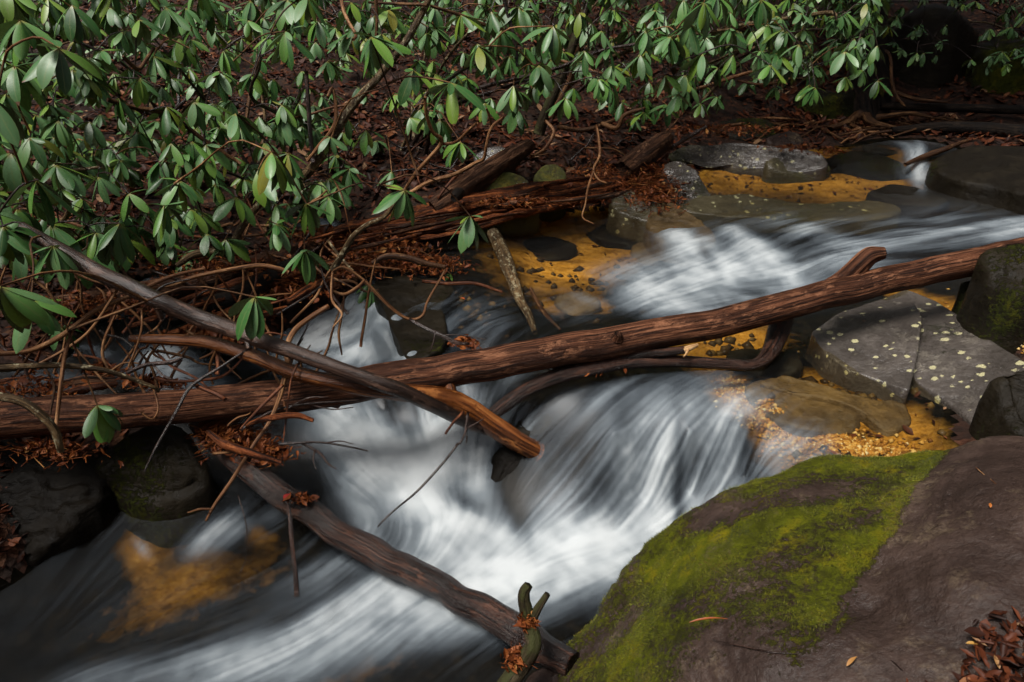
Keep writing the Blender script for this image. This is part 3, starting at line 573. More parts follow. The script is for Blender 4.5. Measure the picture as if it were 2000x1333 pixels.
for rim, lab in (([(1010,478,-.10),(1070,462,-.08),(1120,478,-.1),(1100,498,-.13),(1030,500,-.13)], 'dark flat stone under water near the head of the mottled stick'),
                 ([(1130,440,-.07),(1180,425,-.05),(1240,440,-.05),(1260,475,-.08),(1210,470,-.09),(1160,460,-.09)], 'dark sunken stone under the end of the rotten log'),
                 ([(1240,480,-.08),(1290,470,-.05),(1310,505,-.08),(1265,520,-.12)], 'sunken brown stone beside the white breaking water'),
                 ([(1090,580,-.1),(1140,570,-.08),(1165,592,-.1),(1120,606,-.13)], 'sunken stone in mid pool in front of the mottled stick'),
                 ([(1430,690,-.08),(1500,682,-.06),(1560,700,-.06),(1540,722,-.1),(1460,716,-.1)], 'sunken dark stone beside the knee of the wet branch'),
                 ([(1160,395,.0),(1200,405,-.01),(1215,425,-.03),(1170,430,-.05),(1130,415,-.04)], 'sunken stone in the shade of the rotten log')):
    rock('sunken_stone', rim, M['dark'] if 'dark' in lab else M['brownst'], lab, 'stones under the pool water', R=.03, base=-.4, amp=.015, fr=8, N=48, Mr=14)
def ring(px, py, d, rx, ry, zr, tilt=0):
    c = D(px, py, d); g = gz(c[None, :2])[0]; return [(c[0]+rx*math.cos(a), c[1]+ry*math.sin(a), g+zr*(.8+.25*math.sin(a*2+px))+tilt*math.cos(a)) for a in np.linspace(0, 2*math.pi, 9)[:-1]]
rock('hollow_shade_rock', ring(1790, 150, 8.6, .42, .35, .62), M['dark'], 'black rock standing in for the deep shade of the hollow beside the dark tree', R=.15, base=.3, amp=.06, fr=3, seed=75, world=True)  # dark rock put in place of the deep shade of a hollow
rock('moss_stump_rock', ring(1965, 165, 8.2, .38, .3, .42), M['dark'], 'mossy hump on the bank under the fine leaves', R=.14, base=.3, amp=.06, fr=4, mossf=mtop(.5, 37), world=True)
rock('mossy_slope_rock', ring(1612, 215, 7.9, .3, .22, .2), M['dark'], 'dark mossy rock in the litter beside the tree roots', R=.08, base=.2, amp=.04, fr=5, mossf=mtop(.5, 39), world=True)
rock('root_foot_rock', [(1410,240,.50),(1470,230,.55),(1510,244,.50),(1500,264,.42),(1440,260,.43)], M['dark'], 'dark rock with a moss edge on the bank above the back slab', R=.05, base=.1, amp=.03, fr=6, mossf=mtop(.4, 40))
rock('low_bank_stone', [(1505,270,.44),(1530,257,.48),(1560,264,.45),(1555,282,.38),(1515,285,.37)], M['bare'], 'reddish stone on the bank just behind the back slab', R=.04, base=.1, amp=.025, fr=7, N=48, Mr=14)

# ------------------------------------------------------------------ logs and branches
def limb(name, label, pz, wpx, mat, parent=None, cat=None, group=None, segs=20, per=8, **k):
    """pz [(px,py,z)] centre line, wpx widths in photograph pixels along it"""
    pts = [P(*q) for q in pz]; t = np.linspace(0, 1, len(pts)); wv = np.interp(t, np.linspace(0, 1, len(wpx)), wpx)
    rad = [rpx(a, dep(p)) for a, p in zip(wv, pts)]
    n = per*(len(pts)-1)+1; rad = np.interp(np.linspace(0, 1, n), t, rad)
    o = tube(name, pts, rad, mat, parent=parent, base=(np.array(parent.matrix_basis.translation) if parent is not None else None), segs=segs, n=n, **k)
    if parent is None: tag(o, label, cat, group)
    return o
lg = limb('fallen_log', 'long straight brown log lying across the whole stream', [(2030,482,.44),(1960,498,.42),(1800,534,.36),(1600,580,.28),(1400,632,.2),(1200,668,.15),(1000,702,.12),(800,737,.08),(600,768,.04),(400,788,.0),(200,805,-.04),(0,818,-.06),(-200,835,-.07)],
          [48,54,54,56,58,62,64,66,66,66,72,78,76], M['log'], cat='log', segs=40, per=22, amp=.035, groove=.022, wob=.008, seed=7)
limb('branch_stub', None, [(1625,568,.27),(1650,545,.33),(1680,515,.42),(1700,500,.46),(1728,494,.48)], [50,40,37,34,22], M['log'], lg, segs=26, per=9, amp=.22, groove=.16)
limb('knot', None, [(1205,660,.2),(1208,652,.23)], [26,14], M['log'], lg, segs=10)
ga = limb('grey_branch', 'smooth grey brown branch slanting down from the upper left over the long log', [(40,445,.78),(120,490,.70),(220,545,.6),(310,588,.52),(400,622,.44),(480,655,.40),(580,690,.34),(680,725,.27),(760,755,.2),(850,795,.06),(925,830,-.12),(950,842,-.2)],
          [26,30,32,34,34,32,29,29,30,28,24,18], M['grey'], cat='branch', segs=20, per=10, amp=.05, wob=.008, seed=8)
limb('knob', None, [(312,600,.50),(318,625,.44)], [22,10], M['grey'], ga, segs=10)
limb('stub', None, [(480,655,.40),(486,682,.36)], [16,8], M['grey'], ga, segs=8)
ob = limb('peeled_branch', 'smooth orange brown forked branch whose tip dips into the rapids', [(255,662,.30),(330,664,.31),(400,668,.31),(440,678,.30),(500,698,.27),(580,730,.22),(660,748,.19),(740,762,.14),(810,770,.07),(870,780,.0),(915,800,-.07),(960,830,-.16),(1010,862,-.25),(1052,884,-.33)],
          [14,22,26,27,27,28,30,32,36,48,46,42,40,36], M['orange'], cat='branch', segs=20, per=10, amp=.08, seed=9)
limb('fork', None, [(880,776,.0),(878,752,.05),(868,730,.1)], [30,20,11], M['orange'], ob, segs=12)
limb('twig', None, [(925,806,-.08),(928,790,-.03)], [8,5], M['orange'], ob, segs=6)
wb = limb('wet_branch', 'glossy wet dark branch curving along just below the long log', [(945,822,-.16),(985,792,-.09),(1030,760,-.02),(1090,735,.02),(1160,720,.04),(1230,708,.05),(1320,706,.04),(1410,711,.02),(1475,712,.01),(1505,685,.03),(1520,650,.08),(1530,618,.16)],
          [22,28,28,30,28,27,24,22,22,34,42,44], M['wet'], cat='branch', segs=20, per=10, amp=.08, groove=.05, seed=10)
limb('broken_limb', None, [(1200,706,.06),(1250,692,.09),(1300,688,.1),(1340,683,.11)], [16,20,18,16], M['wet'], wb, segs=12)
limb('split_end', None, [(1336,684,.11),(1350,679,.125),(1362,674,.13)], [15,11,7], M['fresh'], wb, segs=8)
limb('splinter', None, [(1345,682,.12),(1340,692,.115),(1335,697,.11)], [7,5,3], M['fresh'], wb, segs=6)
db = limb('rough_wet_branch', 'thick wet dark branch slanting down through the foam to the mossy boulder', [(385,826,-.16),(430,868,-.22),(490,918,-.29),(560,972,-.35),(650,1030,-.40),(730,1078,-.43),(800,1112,-.45),(870,1152,-.46),(940,1192,-.47),(1010,1232,-.47),(1060,1265,-.47),(1120,1300,-.46)],
          [34,44,50,50,50,54,52,52,58,60,58,52], M['wet'], cat='branch', segs=28, per=12, amp=.08, groove=.045, wob=.012, seed=11)
limb('snag', None, [(590,975,-.3),(570,968,-.27)], [14,8], M['wet'], db, segs=8)
ms = limb('mossy_forked_stick', 'greenish forked stick standing upright against the thick wet branch', [(985,1345,-.42),(1018,1300,-.36),(1042,1262,-.30),(1035,1225,-.27),(1026,1190,-.22),(1024,1160,-.17),(1033,1142,-.14)], [36,34,31,27,25,22,17], M['mossw'], cat='stick', segs=18, per=10, amp=.2, groove=.1, wob=.003, seed=12)
limb('fork', None, [(1034,1222,-.27),(1050,1190,-.22),(1070,1160,-.17)], [20,17,12], M['mossw'], ms, segs=12)
# rotten logs on the far edge
rl = limb('rotten_log', 'red rotten log with splintered grain along the far bank', [(1205,362,.27),(1150,370,.26),(1080,382,.25),(1000,398,.23),(920,416,.21),(840,432,.19),(760,448,.17),(690,462,.15),(620,482,.12)], [34,50,56,60,62,62,62,60,44], M['rotten'], cat='log', segs=26, per=10, amp=.22, groove=.22, wob=.03, seed=13)
for a, b, c_, wd in (((1195,350,.31),(1080,366,.31),(940,392,.30),12), ((1140,388,.24),(1040,410,.22),(960,432,.17),16), ((1120,352,.32),(1000,372,.32),(880,400,.30),18), ((1000,425,.2),(900,450,.17),(820,468,.13),14), ((900,396,.28),(800,424,.25),(700,448,.2),14)):
    limb('splinter', None, [a, b, c_], [wd*.5, wd, wd, wd*.4], M['rotten'], rl, segs=8, amp=.3, groove=.2, wob=.02)
sn = limb('snag_log', 'weathered brown snag log lying at a slant with a knot hole', [(1035,284,.55),(1000,308,.5),(960,335,.44),(920,362,.38),(880,390,.32),(845,412,.26)], [24,40,46,48,52,40], M['deadlog'], cat='log', segs=24, per=10, amp=.12, groove=.16, seed=14)
limb('knot_hole', None, [(896,378,.40),(890,384,.42),(887,388,.43)], [24,20,14], M['tree'], sn, segs=12)
limb('sunken_log', 'old brown log from the left bank to the red rotten log', [(640,478,.10),(560,505,.09),(470,530,.08),(380,552,.06),(280,575,.05),(180,590,.04),(80,605,.03)], [30,42,46,48,50,46,40], M['deadlog'], cat='log', segs=22, per=9, amp=.14, groove=.14, seed=15)
limb('dark_log', 'dark slanting log over the hidden side channel', [(600,508,.12),(540,540,.1),(470,575,.06),(400,600,.02),(330,628,-.02)], [30,38,36,34,28], M['tree'], cat='log', segs=18, per=8, amp=.12, groove=.1, seed=16)
limb('splintered_plank', 'rotten flat piece of wood beside the side channel', [(470,600,.06),(400,632,.02),(330,655,-.02)], [16,26,14], M['rotten'], cat='driftwood', segs=14, amp=.2, groove=.2)
limb('driftwood_slab', 'wet brown slab of wood lodged above the long log near the pale pool', [(370,640,.0),(430,640,.02),(500,622,.05)], [14,24,14], M['deadlog'], cat='driftwood', segs=14, amp=.2, groove=.2)
limb('broken_root_wood', 'dark splintered root end sticking up from the debris pile', [(1215,335,.36),(1250,310,.42),(1290,282,.5),(1305,268,.54)], [36,46,40,22], M['deadlog'], cat='driftwood', segs=18, amp=.25, groove=.2, seed=17)
limb('bank_stick', 'bare grey stick leaning on the leaf litter beside the back slab', [(1310,290,.44),(1345,268,.52),(1380,248,.6)], [8,9,7], M['dtwig'], cat='stick', segs=8)
limb('curved_bank_stick', 'curved brown stick above the leaning stone', [(1400,262,.52),(1420,248,.56),(1450,242,.6)], [6,8,6], M['root'], cat='stick', segs=8)
mt_ = limb('mottled_stick', 'mottled pale barked stick standing slanted in the main pool', [(962,455,.14),(976,480,.09),(990,515,.06),(1003,550,.03),(1015,585,.01),(1032,615,.0),(1045,650,-.03)], [24,28,28,24,20,16,10], M['lich'], cat='stick', segs=14, per=8, amp=.1, seed=18)
limb('drowned_stick', 'thin brown stick half under water beside the mottled one', [(1036,565,.02),(1055,600,.0),(1075,625,-.02),(1095,645,-.05)], [8,9,8,6], M['root'], cat='stick', segs=8)
limb('cascade_stick', 'broken red brown stick lying across the small cascade', [(1768,322,.34),(1800,308,.38),(1850,290,.46),(1890,274,.52)], [8,11,11,6], M['root'], cat='stick', segs=10)
limb('bank_log', 'long dark fallen log on the far bank behind the cascade', [(1720,208,.58),(1800,210,.58),(1920,213,.58),(2050,216,.59)], [12,15,17,17], M['tree'], cat='log', segs=14, amp=.12)
limb('dark_bank_log', 'black log lying along the water above the cascade', [(1740,256,.50),(1840,250,.53),(1940,254,.54),(2080,268,.54)], [14,22,28,30], M['tree'], cat='log', segs=14, amp=.15)
# ------------------------------------------------------------------ rhododendron: leaves, sprigs, stems, shrubs
def leaf_mat():
    n = NT('rhododendron_leaf'); uv = n.n('TexCoord').outputs['UV']; sx = n.n('SeparateXYZ', Vector=uv)
    oi = n.n('ObjectInfo').outputs['Random']; rn = n.math('FRACT', n.math('ADD', oi, n.attr('rnd').outputs['Fac']))
    ac = n.math('ABSOLUTE', n.math('SUBTRACT', sx.outputs[0], .5))
    c = n.ramp(rn, [(0, (.018, .066, .013)), (.3, (.042, .135, .030)), (.55, (.105, .205, .085)), (.8, (.082, .205, .030)), (.96, (.14, .22, .020)), (1, (.17, .15, .02))])
    pos = n.n('NewGeometry'); bl = n.noise(pos.outputs['Position'], 45, 4)
    c = n.mix(n.ramp(bl, [(.45, (0, 0, 0)), (.7, (.5,)*3)]), c, n.mix(.5, c, (.09, .12, .03)))
    vein = n.n('TexWave', Vector=n.vscale(uv, (0, 1, 0)), Scale=5.0, Distortion=0.6); 
    c = n.mix(n.math('MULTIPLY', vein.outputs[1], .18), c, (.07, .12, .05))
    c = n.mix(n.ramp(ac, [(.0, (.75,)*3), (.035, (0,)*3)]), c, (.16, .19, .06))
    c = n.mix(n.ramp(ac, [(.455, (0,)*3), (.5, (.5,)*3)]), c, (.14, .17, .04))
    c = n.mix(n.ramp(sx.outputs[1], [(.05, (.85,)*3), (.16, (0,)*3)]), c, (.20, .17, .035))
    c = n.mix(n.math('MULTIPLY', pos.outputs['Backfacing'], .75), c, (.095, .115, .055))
    tip = n.math('MULTIPLY', n.math('GREATER_THAN', n.math('ADD', sx.outputs[1], n.math('MULTIPLY', bl, .25)), 1.06), n.math('GREATER_THAN', n.math('FRACT', n.math('MULTIPLY', rn, 7.3)), .72))
    c = n.mix(tip, c, (.10, .045, .018))
    rg = n.math('ADD', .30, n.math('MULTIPLY', bl, .28))
    n.set(Base_Color=c, Roughness=rg, Normal=n.bump(vein.outputs[1], .12, .004))
    n.b.inputs['Specular IOR Level'].default_value = .5
    tl = n.n('BsdfTranslucent'); n.l(n.mix(.5, c, (.07, .13, .012)), tl.inputs[0]); mx = n.n('MixShader'); mx.inputs[0].default_value = .14
    n.l(n.b.outputs[0], mx.inputs[1]); n.l(tl.outputs[0], mx.inputs[2]); n.l(mx.outputs[0], n.out.inputs[0])
    return n.m
M['leaf'] = leaf_mat()
def leaf_geo(curl, wid, fold, twist=0.0, n=8):
    V, UV = [], []
    for i in range(n):
        t = i/(n-1); tw = t**1.15
        if t < .1: hw = .012
        else:
            s = (t-.09)/.91; hw = wid*.5*max(.06, (math.sin(math.pi*min(1, s**1.12*.93+.05)))**.62)
        if i == n-1: hw = .006
        ang = curl*t; y = t*(1-abs(curl)*.18*t); z = -curl*.5*t*t
        for k, u in enumerate((-1, -.55, 0, .55, 1)):
            fz = fold*hw*(abs(u)**1.3)*.9 - (.0 if abs(u) < .9 else .10*hw)
            V.append((u*hw*math.cos(fold*.6), y, z+fz+twist*u*hw*t)); UV.append((.5+.5*u, t))
    return np.array(V), grid_faces(n, 5), np.array(UV)
LEAFS = []
rr = random.Random(11)
for k in range(8):
    LEAFS.append(leaf_geo(rr.uniform(.15, .75), rr.uniform(.25, .33), rr.uniform(.10, .42)*(1 if k % 3 else -.6), rr.uniform(-.5, .5)))
def leaf_mesh(g, mat, nm='leaf'):
    me = mesh_np(nm, g[0], g[1], mat); uv = me.uv_layers.new(name='UVMap')
    li = np.empty(len(me.loops), np.int32); me.loops.foreach_get('vertex_index', li); uv.data.foreach_set('uv', g[2][li].astype(np.float32).ravel()); return me
LM = [leaf_mesh(g, M['leaf']) for g in LEAFS]

def whorl(rnd, c, L, nl, tiltv, droop=(16, 68), only=None):
    """leaf matrices round the shoot tip c; tiltv is the shoot's direction"""
    out = []; a0 = rnd.random()*6.28; ax = Vector(tiltv).normalized(); q = Vector((0, 0, 1)).rotation_difference(ax)
    for k in range(nl):
        a = a0 + k*2*math.pi/nl*1.0 + rnd.uniform(-.35, .35)
        dr = math.radians(rnd.uniform(*droop)); s = L*rnd.uniform(.72, 1.1)
        R_ = q.to_matrix().slerp if False else None
        rot = Matrix.Rotation(a, 3, 'Z') @ Matrix.Rotation(-dr, 3, 'X') @ Matrix.Rotation(rnd.uniform(-.5, .5), 3, 'Y')
        qq = Euler((ax.y*-.35, ax.x*.35, 0)).to_matrix()
        m = (qq @ rot).to_4x4(); m = Matrix.Translation(Vector(c)) @ m @ Matrix.Diagonal((s*rnd.uniform(.85, 1.15), s, s, 1))
        out.append((m, rnd.randrange(len(LM))))
    return out

# sprigs seen in the photograph: (px, py, leaf length in photograph pixels)
HERO = [(115,95,100),(70,225,60),(15,-25,75),(215,15,55),(240,58,58),(325,15,62),(410,12,55),(490,2,55),(600,-5,65),(557,62,65),(440,95,48),(385,160,38),(460,222,72),(530,298,78),(318,312,58),(110,322,72),(320,402,68),(400,416,48),(535,418,52),(660,362,52),(620,288,40),(655,303,34),(175,438,56),(150,272,48),(205,275,50),(262,215,42),(376,240,38),
 (725,72,78),(808,138,62),(880,162,80),(935,92,64),(1003,168,54),(1052,128,58),(1080,52,66),(1165,150,40),(1250,108,46),(1310,72,54),(1215,200,34),(1270,205,34),(1302,205,38),(1240,230,28),(790,372,70),(918,422,66),(900,278,50),(735,275,34),(765,335,36),
 (1325,72,50),(1400,-8,60),(1375,5,62),(1500,48,48),(1530,58,50),(1585,28,40),(1625,32,44),(1490,98,44),(1520,104,44),(1555,114,44),(1602,130,36),(1650,90,40),(0,560,120),(120,640,50),(497,580,84),(595,488,66),(190,792,84),(720,556,42),(880,535,18),(60,590,90),(215,480,50),(250,420,50),(480,250,40),
 (1155,45,45),(1200,20,42),(1130,100,40),(980,60,52),(1020,20,50),(900,30,55),(850,55,50),(950,10,50),(760,20,52),(690,60,50),(640,120,42),(700,170,42),(1440,60,45),(1280,20,46),(1230,60,40),(1340,150,34),(1385,130,26),(1410,115,24),(1430,150,24),(1460,160,30),(1380,170,22),
 (820,215,40),(860,235,46),(1010,215,46),(770,185,44),(845,120,40),(995,110,44),(560,190,36),(500,160,38),(620,230,32),(300,110,50),(350,75,52),(280,160,44),(180,150,60),(30,130,80),(20,300,70),(0,420,60),(60,380,60),(130,500,50),(250,330,40),(380,330,40),(420,360,44),(590,370,36),(480,340,40),
 (40,40,90),(-20,190,90),(140,10,70),(280,-30,62),(560,0,60),(330,428,64),(440,468,58),(540,438,58),(250,468,62),(362,302,62),(505,332,72),(562,300,62),(682,330,48),(100,440,72),(170,500,58),(640,350,52),(460,385,60)]
FILL = random.Random(23); W_ = []
for px, py, s in HERO:
    d = min(9.5, max(1.75, 232/s)); c = D(px, py, d)
    while gz(c[None, :2])[0] > c[2]-.12 and d > 1.6: d *= .96; c = D(px, py, d)
    W_.append((c, 1.12*s*d/F, True))
tries = 0; nf = 0
while nf < 900 and tries < 14000:
    tries += 1
    px = FILL.uniform(-120, 1720); lim = 330 if px < 650 else (260 if px < 1150 else 240 - (px-1150)*.14)
    py = FILL.uniform(-90, lim)**1.0
    if FILL.random() < max(0, py)/lim*.75: continue
    d = FILL.uniform(4.2, 9.2) if px > 500 else FILL.uniform(3.4, 8.5); c = D(px, py, d); h = c[2]-gz(c[None, :2])[0]
    if not .25 < h < 2.6: continue
    W_.append((c, FILL.uniform(.13, .195), False)); nf += 1
nf = 0; tries = 0
while nf < 120 and tries < 4000:                   # lower over the left bank
    tries += 1; px, py = FILL.uniform(-40, 660), FILL.uniform(200, 500); d = FILL.uniform(2.6, 5.6); c = D(px, py, d); h = c[2]-gz(c[None, :2])[0]
    if not .18 < h < 1.4 or (px > 420 and py > 400): continue
    W_.append((c, FILL.uniform(.15, .2), False)); nf += 1
nf = 0; tries = 0
while nf < 170 and tries < 9000:                  # unseen leaves added to the near shrub to shade the lower left
    tries += 1; c = np.array([FILL.uniform(-4.6, -2.5), FILL.uniform(.2, 3.2), FILL.uniform(1.5, 3.0)]); u, v, d = pix(c)
    if d > .2 and -160 < u < 2100 and -60 < v < 1500: continue
    W_.append((c, FILL.uniform(.16, .22), False)); nf += 1
nf = 0
while nf < 120:                                    # the far right corner, finer leaves
    px = FILL.uniform(1640, 2080); py = FILL.uniform(-70, 165)*(.45+.55*(px-1640)/440)
    d = FILL.uniform(6.8, 9.5); c = D(px, py, d); h = c[2]-gz(c[None, :2])[0]
    if not .2 < h < 2.4: continue
    W_.append((c, FILL.uniform(.10, .16), False)); nf += 1
BASES = [(-3.5,4.3,'near left rhododendron whose large leaves hang over the logs'),(-2.1,5.6,'rhododendron on the left bank behind the brown sunken log'),(-3.4,7.0,'shadowy rhododendron at the upper left corner'),
 (-.9,6.3,'rhododendron with bright drooping leaves over the red rotten log'),(.4,7.4,'dense rhododendron behind the snag log in the middle of the bank'),(-1.7,8.7,'rhododendron far up the slope behind the left shrubs'),(1.9,7.9,'dense rhododendron overhanging the back slab'),(.9,9.6,'far rhododendron at the top of the slope in the middle'),
 (3.2,8.6,'rhododendron hanging its leaves left of the dark tree'),(6.6,8.8,'fine leaved rhododendron at the upper right corner'),(-5.2,8.2,'far dark rhododendron behind the upper left leaves')]
BP = []
for x, y, lab in BASES: BP.append(np.array([x, y, gz([[x, y]])[0]]))
groups = [[] for _ in BASES]
for it in W_:
    c = it[0]; dd = [math.hypot(c[0]-b[0], (c[1]-b[1])*1.0)+(.5 if c[2] < b[2]-.2 else 0)-.25*min(2, max(0, 1)) for b in BP]; groups[int(np.argmin(dd))].append(it)
def curve(a, b, sag, rnd, k=4):
    a = np.array(a); b = np.array(b); L = np.linalg.norm(b-a); t = np.linspace(0, 1, k)[:, None]
    p = a+(b-a)*t; p[:, 2] += sag*L*np.sin(math.pi*t[:, 0]); j = np.array([[rnd.uniform(-1, 1) for _ in range(3)] for _ in range(k)])*.05*L; j[0] = j[-1] = 0
    return p+j
nleaf = 0
for gi, (b, (bx, by, lab), its) in enumerate(zip(BP, BASES, groups)):
    if not its: continue
    rnd = random.Random(300+gi); root = bpy.data.objects.new('rhododendron_shrub', None); COL.objects.link(root); root.location = b - np.array([0, 0, .04])
    tag(root, lab, 'shrub', 'rhododendrons along the far bank'); bv = np.array(root.location)
    C = np.array([i[0] for i in its]); order = list(range(len(its))); nodes = [b+np.array([0, 0, .1])]
    ns = max(2, min(7, len(its)//6)); cent = C[[rnd.randrange(len(C)) for _ in range(ns)]]
    for _ in range(6):
        lab_ = np.argmin(((C[:, None]-cent[None])**2).sum(2), 1)
        cent = np.array([C[lab_ == k].mean(0) if (lab_ == k).any() else cent[k] for k in range(ns)])
    for k in range(ns):
        tgt = cent[k]+np.array([0, .12, -.10]); h = np.linalg.norm(tgt-b); st = b+np.array([rnd.uniform(-.15, .15), rnd.uniform(-.1, .1), -.05])
        mid1 = st+(tgt-st)*.35+np.array([rnd.uniform(-.1, .1)*h, rnd.uniform(0, .1)*h, .10*h]); mid2 = st+(tgt-st)*.7+np.array([rnd.uniform(-.08, .08)*h, 0, .08*h])
        pts = [st, mid1, mid2, tgt]; r0 = min(.03, .010+.006*h)
        tube('stem', pts, [r0, r0*.8, r0*.6, r0*.35], M['lich'] if k % 2 else M['dtwig'], parent=root, base=bv, segs=8, n=20, amp=.1, wob=.05*h)
        nodes += list(spline(pts, 14)[3:])
    nodes = np.array(nodes)
    order.sort(key=lambda i: (not its[i][2], dep(its[i][0])))
    show = set(); tot = 0
    for i in order:
        if tot < 31: show.add(i); tot += 1
    order.sort(key=lambda i: np.linalg.norm(its[i][0]-b))
    ind = 0; sv, sfc, suv, srn, off = [], [], [], [], 0
    for i in order:
        c, L, hero = its[i]; dn = np.linalg.norm(nodes-c, axis=1)+.6*np.maximum(0, nodes[:, 2]-c[2]); a = nodes[int(np.argmin(dn))]
        dirv = c-a; ln = np.linalg.norm(dirv)+1e-6; pts = curve(a, c, .10 if c[2] > a[2] else .2, rnd)
        r1 = .0035 if L > .1 else .0025
        tw = tube('twig', pts, [min(.009, r1*(1+ln*1.2)), r1*1.2, r1], M['tan'] if hero and rnd.random() < .5 else (M['root'] if hero else M['dtwig']), parent=root, base=bv, segs=5, n=9, amp=.1)
        nodes = np.vstack([nodes, spline(pts, 6)[2:5]])
        nl = rnd.choice((6, 7, 7, 8, 9)) if L > .05 else 4
        if hero and L > .1: nl = rnd.choice((8, 9, 10, 11))
        ms_ = whorl(rnd, c, L, nl, dirv/ln*.7+np.array([0, -.15, 1.5]))
        for k in range(rnd.choice((0, 1, 2))):            # younger upright leaves
            ms_ += whorl(rnd, c, L*.6, 1, (0, 0, 1), (-25, 15))
        if i in show and ind+len(ms_) <= 295:
            for m, v in ms_:
                o = bpy.data.objects.new('leaf', LM[v]); COL.objects.link(o); o.parent = tw; o.matrix_basis = Matrix.Translation(-Vector(bv)) @ m
                ind += 1; nleaf += 1
        else:
            for m, v in ms_:
                g = LEAFS[v]; mm = np.array(m); sv.append(g[0]@mm[:3, :3].T+mm[:3, 3]-bv); sfc.append(g[1]+off); off += len(g[0]); suv.append(g[2]); srn.append(np.full(len(g[0]), rnd.random()))
    if sv:
        me = leaf_mesh((np.vstack(sv), np.vstack(sfc), np.vstack(suv)), M['leaf'], 'foliage'); a = me.attributes.new('rnd', 'FLOAT', 'POINT'); a.data.foreach_set('value', np.concatenate(srn).astype(np.float32))
        tag(link('foliage', me, root), kind='stuff')
print('leaves', nleaf, [len(g) for g in groups])

# stems that cross the picture in plain sight belong to the shrubs behind them
SH = {o['label']: o for o in COL.objects if o.name.startswith('rhododendron_shrub')}
def stem(which, pp, d0, d1, wpx, mat, nm='stem', **k):
    root = SH[BASES[which][2]]; pts = path(pp, d0, d1); n = len(pp)
    ds = np.linspace(d0, d1, len(wpx)); tube(nm, pts, [rpx(a, d) for a, d in zip(wpx, ds)], mat, parent=root, base=np.array(root.location), segs=10, n=6*(n-1)+1, **k)
stem(3, [(588,350),(612,325),(650,268),(690,205),(740,150),(790,85),(835,5),(850,-40)], 4.6, 4.3, [20,18,17,15,13,12], M['lich'])
stem(1, [(447,505),(458,470),(485,425),(515,390),(533,362),(545,320)], 4.2, 4.2, [17,15,14,12,9], M['lich'])
stem(1, [(345,520),(382,497),(440,492),(452,500)], 4.1, 4.2, [10,16,17,16], M['lich'])
stem(4, [(1052,262),(1068,215),(1100,140),(1125,70),(1150,5),(1165,-40)], 6.0, 5.6, [22,20,18,16,14], M['mossw'])
stem(4, [(1075,230),(1110,165),(1130,100),(1135,40),(1120,-20)], 6.1, 5.7, [12,11,10,9], M['root'])
stem(6, [(1178,200),(1184,120),(1186,50),(1192,-20)], 5.8, 5.6, [11,10,9,8], M['dtwig'])
stem(4, [(1012,130),(1003,70),(990,20),(980,-20)], 4.6, 4.5, [9,8,7], M['dtwig'])
stem(1, [(598,140),(602,200),(606,260),(612,318)], 4.4, 4.5, [8,9,9], M['dtwig'])
stem(3, [(735,85),(736,40),(733,-20)], 4.4, 4.3, [7,7,7], M['root'])
stem(3, [(668,-20),(668,10),(680,42),(695,68),(690,78)], 4.2, 4.0, [7,7,6], M['tan'])
stem(3, [(790,372),(815,335),(862,280),(845,258),(833,225),(830,190)], 3.6, 3.3, [6,8,8,7,6], M['tan'])
stem(3, [(862,282),(890,278),(915,255),(932,240)], 3.5, 3.3, [6,6,5], M['tan'])
stem(3, [(800,378),(840,355),(890,340),(930,318),(945,310),(950,285),(960,250),(985,228)], 3.7, 3.4, [8,8,7,6,5], M['tan'])
stem(3, [(960,250),(958,235),(950,212)], 3.5, 3.4, [5,5,4], M['tan'])
stem(3, [(650,527),(671,494),(690,462),(720,438),(750,424),(775,392)], 3.8, 3.6, [14,13,11,10,8], M['lich'])
stem(3, [(650,530),(672,523),(709,547),(737,575),(769,606),(800,624),(825,617),(835,589),(858,549),(870,526)], 3.7, 3.8, [6,7,7,6,5,4], M['tan'])
stem(3, [(727,515),(755,501),(797,505),(832,515),(870,522)], 3.9, 3.9, [10,13,13,8], M['root'])
stem(4, [(1165,245),(1172,300),(1160,330),(1165,350)], 5.5, 5.3, [6,6,4], M['tan'])
stem(4, [(1158,335),(1170,352),(1185,358)], 5.2, 5.1, [5,4,3], M['tan'])
stem(4, [(1158,338),(1148,370),(1143,400),(1138,425),(1160,438)], 5.1, 4.8, [5,4,3,3], M['tan'])
stem(4, [(1065,236),(1082,258),(1065,290),(1042,305)], 5.4, 5.3, [7,7,5], M['tan'])
stem(6, [(1090,248),(1130,255),(1160,250),(1200,235)], 5.8, 5.7, [9,9,7], M['root'])
stem(6, [(1175,242),(1205,250),(1220,225),(1260,212)], 5.6, 5.4, [9,10,8,6], M['root'])
stem(6, [(1345,178),(1380,168),(1430,152),(1485,135)], 6.4, 6.2, [5,6,7,5], M['tan'])
stem(6, [(1440,158),(1480,165),(1520,162),(1548,152)], 6.6, 6.4, [5,5,5], M['root'])
stem(6, [(1095,118),(1130,130),(1180,145),(1240,148)], 5.6, 5.4, [6,6,5], M['tan'])
stem(3, [(835,10),(780,8),(720,5)], 4.3, 4.4, [7,6,5], M['root'])
stem(3, [(840,12),(900,30),(950,50),(1000,66)], 4.4, 4.6, [6,7,8], M['root'])
stem(2, [(210,195),(260,210),(330,225),(400,275),(470,320)], 3.6, 4.0, [9,10,9,7], M['root'])
stem(2, [(240,110),(258,128),(272,135),(285,118),(300,95)], 3.3, 3.5, [7,8,6], M['root'])
stem(1, [(480,240),(495,150),(508,110)], 4.8, 4.9, [7,9,8], M['root'])
stem(1, [(640,190),(650,175),(655,240),(620,290),(600,315)], 4.4, 4.5, [6,7,8,7], M['tan'])
stem(1, [(540,235),(600,225),(650,210),(690,205)], 4.6, 4.6, [5,5,4], M['tan'])
